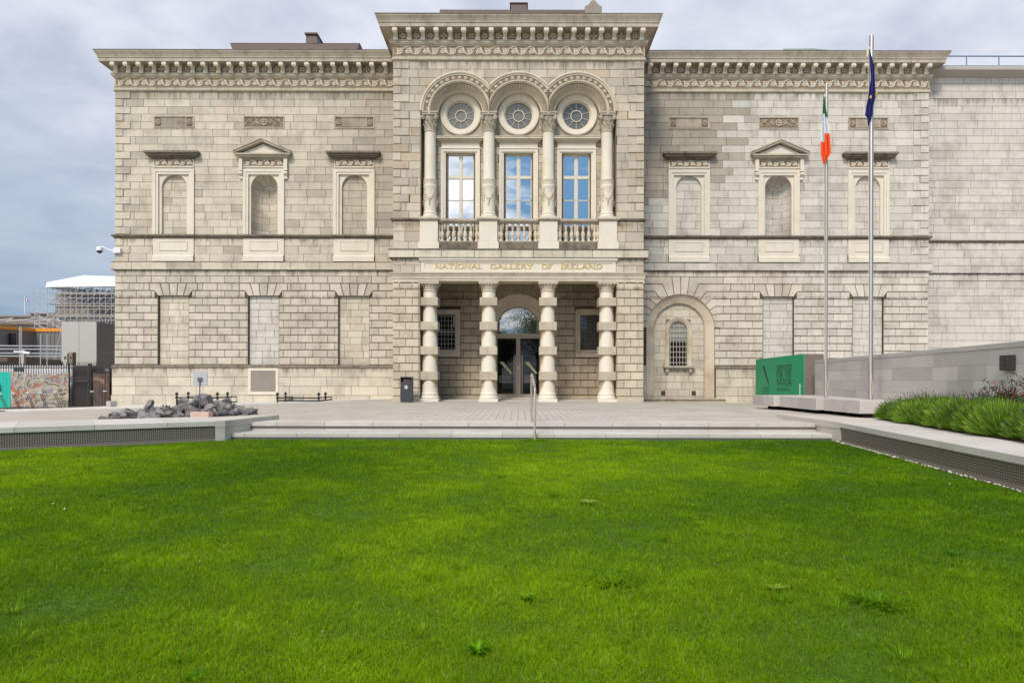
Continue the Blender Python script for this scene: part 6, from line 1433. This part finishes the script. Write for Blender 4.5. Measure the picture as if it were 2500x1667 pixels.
m = MB(); m.box(WX(26, y), WX(98, y), y + 3, y + 7, 6, WZ(760, y, 60)); m.box(WX(24, y), WX(90, y), y + 2.8, y + 7.2, WZ(760, y, 60), WZ(757, y, 60)); m.box(-70, WX(17, y), y + 4, y + 8, 6, WZ(766, y, 10)); m.box(-70, WX(20, y), y + 3.8, y + 8.2, WZ(766, y, 10), WZ(762, y, 10)); m.box(WX(98, y), WX(150, y), y + 4, y + 8, 6, WZ(772, y, 120))
for k in range(4): m.box(WX(2 + 4 * k, y), WX(4 + 4 * k, y), y + 4.5, y + 5, WZ(762, y, 10), WZ(758, y, 10))
under(m.build("parapet_block", M_far, None), lb_)
m = MB((.20, .16, .15))
for (a, t_, b_) in ((-40, 0, 24), (18, 55, 74), (74, 110, 150)):
    zb_, zt = WZ(786, y, 60), WZ(775, y, 60); A_, T_, B_ = WX(a, y), WX(t_, y), WX(b_, y)
    m.face([(A_, y - .1, zb_), (B_, y - .1, zb_), (T_, y + 2, zt)]); m.tube([(A_, y - .15, zb_), (T_, y + 1.9, zt), (B_, y - .15, zb_)], .12, 4, col=(.5, .46, .42))
under(m.build("roof", M_attr, None), lb_)
ff = empty("distant_flagpole", (WX(60.5, 46), 46, WZ(757, 46, 60)), 0, "thin white pole with a tiny tricolour flag on the far stone building", "flagpole")
m = MB((.7, .7, .72)); z0 = WZ(757, 46, 60); z1 = WZ(725, 46, 60); m.tube([(WX(60.5, 46), 46, z0 - .5), (WX(60.5, 46), 46, z1)], .06, 6); under(m.build("pole", M_attr, None), ff)
m = MB(); 
for k, c in enumerate(((.02, .12, .06), (.7, .7, .72), (.65, .10, .06))): xa_, xb_ = WX(60.8 + 2.4 * k, 46), WX(60.8 + 2.4 * (k + 1), 46); m.slab([(xa_, WZ(733 + k * 1.5, 46, 60)), (xb_, WZ(734.5 + k * 1.5, 46, 60)), (xb_, WZ(728.5 + k * 1.5, 46, 60)), (xa_, WZ(727 + k * 1.5, 46, 60))], 46, 46.05, .01, c)
under(m.build("flag", M_attr, None), ff)
# ================================================================== grass and planting
def np_mesh(name, V, quads, tris, vcol, mat_, kind=None, parent=None):
    me = bpy.data.meshes.new(name); nq, ntr = len(quads), len(tris)
    me.vertices.add(len(V)); me.vertices.foreach_set("co", V.astype(np.float32).ravel())
    me.loops.add(nq * 4 + ntr * 3); me.loops.foreach_set("vertex_index", np.concatenate([quads.ravel(), tris.ravel()]).astype(np.int32))
    me.polygons.add(nq + ntr); ls = np.concatenate([np.arange(nq) * 4, nq * 4 + np.arange(ntr) * 3]).astype(np.int32); me.polygons.foreach_set("loop_start", ls)
    try: me.polygons.foreach_set("loop_total", np.concatenate([np.full(nq, 4), np.full(ntr, 3)]).astype(np.int32))
    except Exception: pass
    me.update(calc_edges=True); me.validate()
    ca = me.color_attributes.new("stone", 'FLOAT_COLOR', 'POINT'); ca.data.foreach_set("color", np.concatenate([vcol, np.ones((len(V), 1))], axis=1).astype(np.float32).ravel())
    me.materials.append(mat_); o = bpy.data.objects.new(name, me); COL.objects.link(o)
    if kind: o["kind"] = kind
    if parent: o.parent = parent
    return o
def blades(base, h, wd, lean_dir, lean, col, face_ang):
    n = len(base); dx = np.cos(face_ang)[:, None]; dy = np.sin(face_ang)[:, None]; side = np.hstack([dx, dy, np.zeros((n, 1))]) * wd[:, None] * .5
    L = np.stack([np.cos(lean_dir), np.sin(lean_dir), np.zeros(n)], 1) * (h * lean)[:, None]; up = np.array([0, 0, 1.0])[None] * h[:, None]
    m = base + up * .55 + L * .3; t = base + up * (1 - .25 * lean[:, None]) + L
    V = np.stack([base - side, base + side, m + side * .8, m - side * .8, t], 1).reshape(-1, 3); i = np.arange(n)[:, None] * 5
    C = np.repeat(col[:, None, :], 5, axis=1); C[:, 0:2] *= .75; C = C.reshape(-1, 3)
    return V, i + np.array([[0, 1, 2, 3]]), i + np.array([[3, 2, 4]]), C
def leaf_mat(name, trans=.35):
    m = bpy.data.materials.new(name); m.use_nodes = True; t = m.node_tree; t.nodes.clear(); o = N(t, 'ShaderNodeOutputMaterial'); a = N(t, 'ShaderNodeAttribute'); a.attribute_name = 'stone'
    d = N(t, 'ShaderNodeBsdfDiffuse'); tr = N(t, 'ShaderNodeBsdfTranslucent'); gl = N(t, 'ShaderNodeBsdfGlossy'); gl.inputs['Roughness'].default_value = .5; gl.inputs['Color'].default_value = (.6, .7, .5, 1)
    mx = N(t, 'ShaderNodeMixShader'); mx.inputs[0].default_value = trans; m2 = N(t, 'ShaderNodeMixShader'); m2.inputs[0].default_value = .012
    for s_ in (d, tr): t.links.new(a.outputs['Color'], s_.inputs['Color'])
    t.links.new(d.outputs[0], mx.inputs[1]); t.links.new(tr.outputs[0], mx.inputs[2]); t.links.new(mx.outputs[0], m2.inputs[1]); t.links.new(gl.outputs[0], m2.inputs[2]); t.links.new(m2.outputs[0], o.inputs[0]); return m
M_leaf = leaf_mat("grass_blade"); M_lav = leaf_mat("shrub_leaf", .25)
rng = np.random.default_rng(11)
def fnoise(x, y, s, seed=0):
    r_ = np.random.default_rng(seed); v = np.zeros_like(x)
    for k in range(7):
        a = r_.uniform(0, 6.283); f = s * r_.uniform(.6, 1.9); v += np.sin((x * np.cos(a) + y * np.sin(a)) * f + r_.uniform(0, 6.283) + 1.3 * np.sin((x * np.sin(a) - y * np.cos(a)) * f * .7))
    return v / 7
parts = []
for (d0, d1, dens, wmul) in ((2.3, 3.4, 30000, .7), (3.4, 4.6, 20000, .8), (4.6, 6.5, 12500, 1.0), (6.5, 9.5, 7500, 1.35), (9.5, 13.0, 4800, 1.8), (13.0, 18.8, 3000, 2.2)):
    xm = d1 * .80 + .4; n = int(dens * (d1 - d0) * 2 * xm); x = rng.uniform(-xm, xm, n); d = rng.uniform(d0, d1, n); y = d - CD
    k = (np.abs(x) < d * .80 + .3) & (y < -15.62) & (x < 6.74 + (y + 16) * .1334 - .02)
    k &= (y < -15.86 + (x + 6.2) * .663 - .01) | (x > -6.4)
    x, y, d = x[k], y[k], d[k]; n = len(x)
    pn = fnoise(x, y, 2.6, 1); pn2 = fnoise(x, y, 10, 2); pn3 = fnoise(x, y, .7, 3); pn4 = fnoise(x, y, 24, 5)
    edge = np.clip((-15.62 - y) / .12, 0, 1)
    h = rng.uniform(.018, .042, n) * np.clip(1 + .35 * pn2 + .25 * pn + .25 * pn4, .75, 2) * (1.25 - .25 * edge); tall = rng.random(n) < .03; h[tall] *= 1.7
    tuft = (np.abs(x - .36) < .28) & (y > -15.95); h[tuft] *= 2.2
    wd = rng.uniform(.0022, .0042, n) * wmul
    br = np.clip(1.08 + .26 * pn + .28 * pn2 + .3 * pn3 + .15 * pn4 + rng.normal(0, .24, n), .45, 2.2)
    hue = rng.random(n)[:, None]; c1 = np.array([.072, .192, .0015]); c2 = np.array([.215, .335, .003]); col = (c1 + (c2 - c1) * np.clip(hue * .7 + .55 * pn3[:, None] + .3 * pn[:, None] + .15 - .02 * x[:, None], 0, 1.15)) * br[:, None]
    dry = rng.random(n) < .025; col[dry] = np.array([.32, .30, .10]) * br[dry, None]
    b = np.stack([x, y, np.full(n, -.325) + .012 * pn], 1)
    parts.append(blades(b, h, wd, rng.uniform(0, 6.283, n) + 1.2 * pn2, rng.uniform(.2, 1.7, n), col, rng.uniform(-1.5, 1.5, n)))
for k in range(70):      # coarser tussocks
    d = 2.7 + 9 * rng.random() ** 1.5; x = rng.uniform(-.78, .78) * d; y = d - CD; n = int(rng.integers(25, 70)); r0 = rng.uniform(.03, .10)
    if y > -15.8 or x > 6.74 + (y + 16) * .1334 - .2: continue
    a_ = rng.uniform(0, 6.283, n); q = r0 * np.sqrt(rng.random(n)); b = np.stack([x + q * np.cos(a_), y + q * np.sin(a_), np.full(n, -.325)], 1)
    col = np.array([[.16, .33, .005], [.21, .34, .006], [.07, .22, .003]][int(rng.integers(3))])[None] * rng.uniform(.7, 1.25, n)[:, None]
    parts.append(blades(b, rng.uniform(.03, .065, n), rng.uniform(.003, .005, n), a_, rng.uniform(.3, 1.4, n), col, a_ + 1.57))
V, Q, T, C = [], [], [], []; off = 0
for a, b, c, d in parts: V.append(a); Q.append(b + off); T.append(c + off); C.append(d); off += len(a)
print("grass verts", off)
np_mesh("grass", np.concatenate(V), np.concatenate(Q), np.concatenate(T), np.concatenate(C), M_leaf, "stuff")
def lawn_pt(px, py, zb=-.31):
    d = (CZ - zb) * FOC / (py - .0019 * (px - CX) - CY); return (px - CX) * d / FOC, d - CD, d
def leafy(n, R0, H, col, seed, wl=(.03, .07), name="weed"):
    r_ = np.random.default_rng(seed); ang = r_.uniform(0, 6.283, n); rr_ = R0 * np.sqrt(r_.random(n)) * .3; b = np.stack([rr_ * np.cos(ang), rr_ * np.sin(ang), np.zeros(n)], 1)
    h = r_.uniform(.5, 1, n) * H; c = col[None] * r_.uniform(.6, 1.5, n)[:, None]
    return blades(b, h, r_.uniform(*wl, n) * .3, ang, r_.uniform(.5, 1.6, n), c, ang + 1.57)
weeds = ((1436, 1228, .10, .05, (.26, .36, .05), "pale bushy weed tuft in the middle of the lawn, right of centre"), (1285, 1462, .07, .05, (.16, .34, .008), "bright broad-leaved weed in the front half of the lawn"), (1168, 1590, .06, .06, (.10, .28, .003), "spiky green weed near the bottom edge of the picture"), (1890, 1440, .09, .05, (.24, .36, .03), "yellowish weed clump at the lower right of the lawn"), (1490, 1415, .12, .04, (.06, .17, .003), "dark clover patch near the middle of the lower lawn"), (2150, 1470, .10, .04, (.07, .2, .003), "dark weed patch at the far lower right of the lawn"), (1315, 1125, .10, .05, (.22, .32, .06), "pale weed tuft close to the handrail side of the lawn"))
for k, (px, py, r_, h_, c_, lb) in enumerate(weeds):
    x, y, d = lawn_pt(px, py); n = 170 if k in (4, 5, 0) else 60
    V_, Q_, T_, C_ = leafy(n, r_ * (6 if k in (4, 5) else 3 if k in (0, 6) else 1), h_ * 1.1, np.array(c_), 40 + k)
    o = np_mesh("weed", V_, Q_, T_, C_, M_leaf); o.location = (x, y, -.318); tag(o, lb, "weed")
dm = MB((.8, .8, .74)); dm.tube([(0, 0, 0), (.005, 0, .05)], .0015, 4, col=(.2, .3, .05)); 
for k in range(12): a = k * PI / 6; dm.face([(.003, 0, .052), (.013 * math.cos(a), .013 * math.sin(a), .058), (.013 * math.cos(a + .45), .013 * math.sin(a + .45), .058)])
dm.tube([(0, 0, .05), (0, 0, .056)], .004, 6, col=(.7, .5, .05)); d0 = dm.build("daisy", M_attr)
pts = ((870, 1113), (127, 1137), (253, 1140), (135, 1228), (158, 1241), (1857, 1087), (250, 1392), (430, 1527), (796, 1542), (2320, 1180))
for k, (px, py) in enumerate(pts):
    o = d0 if k == 0 else inst(d0, (0, 0, 0)); x, y, d = lawn_pt(px, py, -.29); o.location = (x, y, -.318); o.scale = (.62,) * 3; o.rotation_euler = (-.5, .2, k)
    tag(o, "small white daisy standing in the lawn", "flower", "white daisies scattered in the lawn")
# ------------------------------------------------------------------ pebbles beside the right grille
m = MB((.55, .50, .42)); rr = random.Random(8)
for k in range(230):
    y = -16.0 - rr.random() ** 1.4 * 8; x = rl(y) - .02 - abs(rr.gauss(0, .035)); r_ = rr.uniform(.008, .02); t_ = rr.uniform(.25, .6); c = (t_, t_ * .92, t_ * .78)
    z = -.30; P = [(x + r_ * math.cos(a) * rr.uniform(.7, 1.2), y + r_ * math.sin(a) * rr.uniform(.8, 1.6), z) for a in (0, 1.25, 2.5, 3.75, 5)]; top = (x, y, z + r_)
    for i in range(5): m.face([P[i], P[(i + 1) % 5], top], c)
tag(m.build("pebble_edging", M_attr), "pale pebbles strewn between the grass and the right grille", None, None, "stuff")
# ------------------------------------------------------------------ lavender bed
bed = MB((.05, .032, .02)); 
def be(y): return 8.04 + (y + 15.3) * .166      # near edge of the bed
bed.face([(be(-15.0), -15.0, .108), (be(-28), -28, .108), (8.0, -28, .108), (9.5, -15.6, .108), (8.9, -14.7, .108)]); tag(bed.build("soil_bed", M_attr), kind="structure")
def lavender(seed, R0, H, tone_):
    r_ = np.random.default_rng(seed); n = 3200; u = r_.random(n); az = r_.uniform(0, 6.283, n); el = np.arccos(1 - u * .92)   # angle from vertical
    root = np.stack([np.cos(az) * .12 * R0, np.sin(az) * .12 * R0, np.zeros(n)], 1) * r_.random(n)[:, None]
    D_ = np.stack([np.sin(el) * np.cos(az), np.sin(el) * np.sin(az), np.cos(el) * 1.0], 1)
    r0 = r_.uniform(.15, .85, n) * (R0 * np.sin(el) + H * np.cos(el)); r1 = r0 + r_.uniform(.06, .16, n)
    lim = np.sqrt(1 / (np.sin(el) ** 2 / R0 ** 2 + np.cos(el) ** 2 / H ** 2)) * r_.uniform(.9, 1.1, n); r1 = np.minimum(r1, lim); r0 = np.maximum(r1 - r_.uniform(.08, .18, n), 0)
    A = root + D_ * r0[:, None]; B = root + D_ * r1[:, None]; B[:, 2] += .03 * np.sin(el); A[:, 2] = np.maximum(A[:, 2], .01); B[:, 2] = np.maximum(B[:, 2], .015)
    S = np.cross(D_, r_.normal(0, 1, (n, 3))); S /= np.linalg.norm(S, axis=1)[:, None] + 1e-9; S *= r_.uniform(.0035, .007, n)[:, None]
    M_ = (A + B) / 2
    V = np.stack([A - S * .6, A + S * .6, M_ + S, M_ - S, B], 1).reshape(-1, 3); i = np.arange(n)[:, None] * 5
    rel = r1 / (R0 * np.sin(el) + H * np.cos(el) + 1e-6)
    g = r_.uniform(.55, 1.35, n)[:, None] * tone_; c = np.array([.13, .25, .022])[None] * g; y_ = r_.random(n) < .3; c[y_] = np.array([.27, .38, .045]) * g[y_]; bl = r_.random(n) < .15; c[bl] = np.array([.07, .13, .05]) * g[bl]
    C = np.repeat(c[:, None, :], 5, axis=1).reshape(-1, 3); Q = i + np.array([[0, 1, 2, 3]]); T = i + np.array([[3, 2, 4]])
    return V, Q, T, C
def spikes(seed, R0, H, n=60):
    r_ = np.random.default_rng(seed + 99); az = r_.uniform(0, 6.283, n); el = np.arccos(1 - r_.random(n) * .55); D_ = np.stack([np.sin(el) * np.cos(az), np.sin(el) * np.sin(az), np.cos(el)], 1)
    lim = np.sqrt(1 / (np.sin(el) ** 2 / R0 ** 2 + np.cos(el) ** 2 / H ** 2)); r1 = lim * r_.uniform(1.02, 1.22, n); B = D_ * r1[:, None]; A = D_ * (lim * .8)[:, None]; K = D_ * (r1 - .035)[:, None]
    sd_ = np.cross(D_, np.array([[0, 1.0, 0.1]])); sd_ /= np.linalg.norm(sd_, axis=1)[:, None]
    V = np.stack([A - sd_ * .0015, A + sd_ * .0015, K + sd_ * .0015, K - sd_ * .0015, K - sd_ * .007, K + sd_ * .007, B + sd_ * .005, B - sd_ * .005], 1).reshape(-1, 3); i = np.arange(n)[:, None] * 8
    C = np.zeros((n, 8, 3)); C[:, :4] = (.08, .13, .03); C[:, 4:] = np.array([.075, .055, .075]); return V, np.concatenate([i + np.array([[0, 1, 2, 3]]), i + np.array([[4, 5, 6, 7]])]), np.zeros((0, 3), int), C.reshape(-1, 3)
protos = []
for k in range(5):
    R0, H = .46, .56; V_, Q_, T_, C_ = lavender(60 + k, R0, H, (.85, 1.05, 1.25, .95, 1.1)[k]); o = np_mesh("lavender_bush", V_, Q_, T_, C_, M_lav)
    V_, Q_, T_, C_ = spikes(60 + k, R0, H); s_ = np_mesh("flower_spikes", V_, Q_, T_, C_, M_lav, parent=o); protos.append(o)
lav = []; rr = random.Random(4)
for row in range(4):
    y = -15.25 - (.1 if row % 2 else 0)
    while y > -24.5:
        x = be(y) + .35 + row * .58 + rr.uniform(-.08, .08)
        if x < 9.0 + (y + 20) * .13 + .35: lav.append((x, y, row))
        y -= rr.uniform(.56, .72)
words = ("first", "second", "third", "fourth", "fifth", "sixth", "seventh", "eighth", "ninth", "tenth", "eleventh", "twelfth", "thirteenth", "fourteenth", "fifteenth", "sixteenth", "seventeenth")
rown = ("front row beside the pale coping", "second row from the coping", "third row from the coping", "rear row against the granite wall")
cnt = {}; used = set()
for k, (x, y, row) in enumerate(lav):
    pxx = CX + FOC * x / (y + CD)
    if pxx > 2600: continue
    q = k if k < 5 else None; j = k % 5
    if j not in used: o = protos[j]; used.add(j)
    else: o = copy_tree(protos[j])
    o.location = (x, y, .10); o.rotation_euler[2] = rr.uniform(0, 6); s_ = rr.uniform(.88, 1.12); o.scale = (s_, s_, s_ * rr.uniform(.9, 1.08)); cnt[row] = cnt.get(row, -1) + 1
    tag(o, "green lavender bush, %s from the bench end in the %s" % (words[min(cnt[row], 16)], rown[row]), "lavender bush", "lavender bushes in the bed by the granite wall")
# ------------------------------------------------------------------ azaleas with red flowers
def azalea(seed, loc, sc_, label):
    r_ = np.random.default_rng(seed); o = empty("azalea", loc, 0, label, "shrub")
    m = MB((.05, .03, .02))
    cl = []
    for k in range(34):
        a = r_.uniform(0, 6.283); e = r_.uniform(.05, 1.25); L_ = r_.uniform(.45, .8) * sc_; p = Vector((math.cos(a) * math.sin(e) * L_, math.sin(a) * math.sin(e) * L_, math.cos(e) * L_ * 1.15)); mid = p * .5 + Vector((0, 0, .05)); m.tube([(0, 0, 0), mid, p], .009, 4, r2=.003)
        for q in range(5): cl.append(mid + (p - mid) * r_.uniform(.2, 1.05) + Vector(r_.normal(0, .05, 3)))
    m.build("stem", M_attr, o); n = len(cl) * 11; P = np.repeat(np.array([list(c) for c in cl]), 11, 0) + r_.normal(0, .03, (n, 3)); U = r_.normal(0, 1, (n, 3)); U /= np.linalg.norm(U, axis=1)[:, None]; W = np.cross(U, r_.normal(0, 1, (n, 3))); W /= np.linalg.norm(W, axis=1)[:, None]
    U *= .022; W *= .010; V = np.stack([P - U, P + W, P + U, P - W], 1).reshape(-1, 3); Q = np.arange(n)[:, None] * 4 + np.array([[0, 1, 2, 3]]); c = np.array([.035, .045, .015])[None] * r_.uniform(.5, 2.0, n)[:, None]; rd = r_.random(n) < .12; c[rd] = (.09, .02, .02)
    np_mesh("foliage", V, Q, np.zeros((0, 3), int), np.repeat(c[:, None], 4, 1).reshape(-1, 3), M_lav, parent=o)
    m = MB((.50, .012, .03))
    for k in range(26):
        c_ = cl[int(r_.integers(len(cl)))] + Vector(r_.normal(0, .02, 3)) + Vector((0, -.03, .02))
        for j in range(5): a = j * 1.257; m.face([c_, c_ + Vector((.022 * math.cos(a), -.012, .022 * math.sin(a))), c_ + Vector((.022 * math.cos(a + .9), -.012, .022 * math.sin(a + .9)))])
    m.build("flower", M_attr, o)
azalea(1, (9.05, -17.6, .1), 1.12, "dark red-flowered azalea behind the lavender, below the black plaque")
azalea(2, (9.0, -18.7, .1), 1.25, "larger dark azalea with red flowers at the right edge of the picture")
# ------------------------------------------------------------------ trees across the road behind the viewer, mirrored in the door glass
def tree(seed, x, y, h, label):
    r_ = np.random.default_rng(seed); o = empty("street_tree", (x, y, -.9), 0, label, "tree", "trees across the road, mirrored in the door glass"); m = MB((.08, .06, .045)); m.tube([(0, 0, 0), (.1, 0, h * .3), (0, .1, h * .62)], .3, 8, r2=.1); pts = []
    for k in range(26):
        a = r_.uniform(0, 6.283); z0 = h * r_.uniform(.3, .6); L_ = h * r_.uniform(.2, .36); e = r_.uniform(.2, 1.3); p = Vector((math.cos(a) * math.sin(e) * L_, math.sin(a) * math.sin(e) * L_, z0 + math.cos(e) * L_)); m.tube([(0, 0, z0), p], .07, 5, r2=.02); pts.append(p); pts.append(p * .6 + Vector((0, 0, z0 * .4)))
    m.build("trunk", M_attr, o); n = 16000; c0 = np.array([list(p) for p in pts]); P = c0[r_.integers(len(pts), size=n)] + r_.normal(0, h * .055, (n, 3)); U = r_.normal(0, 1, (n, 3)); U /= np.linalg.norm(U, axis=1)[:, None]; W = np.cross(U, r_.normal(0, 1, (n, 3))); W /= np.linalg.norm(W, axis=1)[:, None]; U *= .13; W *= .07
    V = np.stack([P - U, P + W, P + U, P - W], 1).reshape(-1, 3); Q = np.arange(n)[:, None] * 4 + np.array([[0, 1, 2, 3]]); c = np.array([.06, .11, .025])[None] * r_.uniform(.5, 1.6, n)[:, None]
    np_mesh("crown", V, Q, np.zeros((0, 3), int), np.repeat(c[:, None], 4, 1).reshape(-1, 3), M_lav, parent=o)
tree(5, 4.5, -92, 18, "tall leafy street tree mirrored in the right half of the fanlight")
tree(6, -3.5, -96, 12, "lower leafy street tree mirrored in the left half of the fanlight")
tree(7, 12, -95, 12, "leafy street tree right of the tall one, mirrored in glass only")
tree(8, -11, -93, 10, "leafy street tree left of the low one, mirrored in glass only")
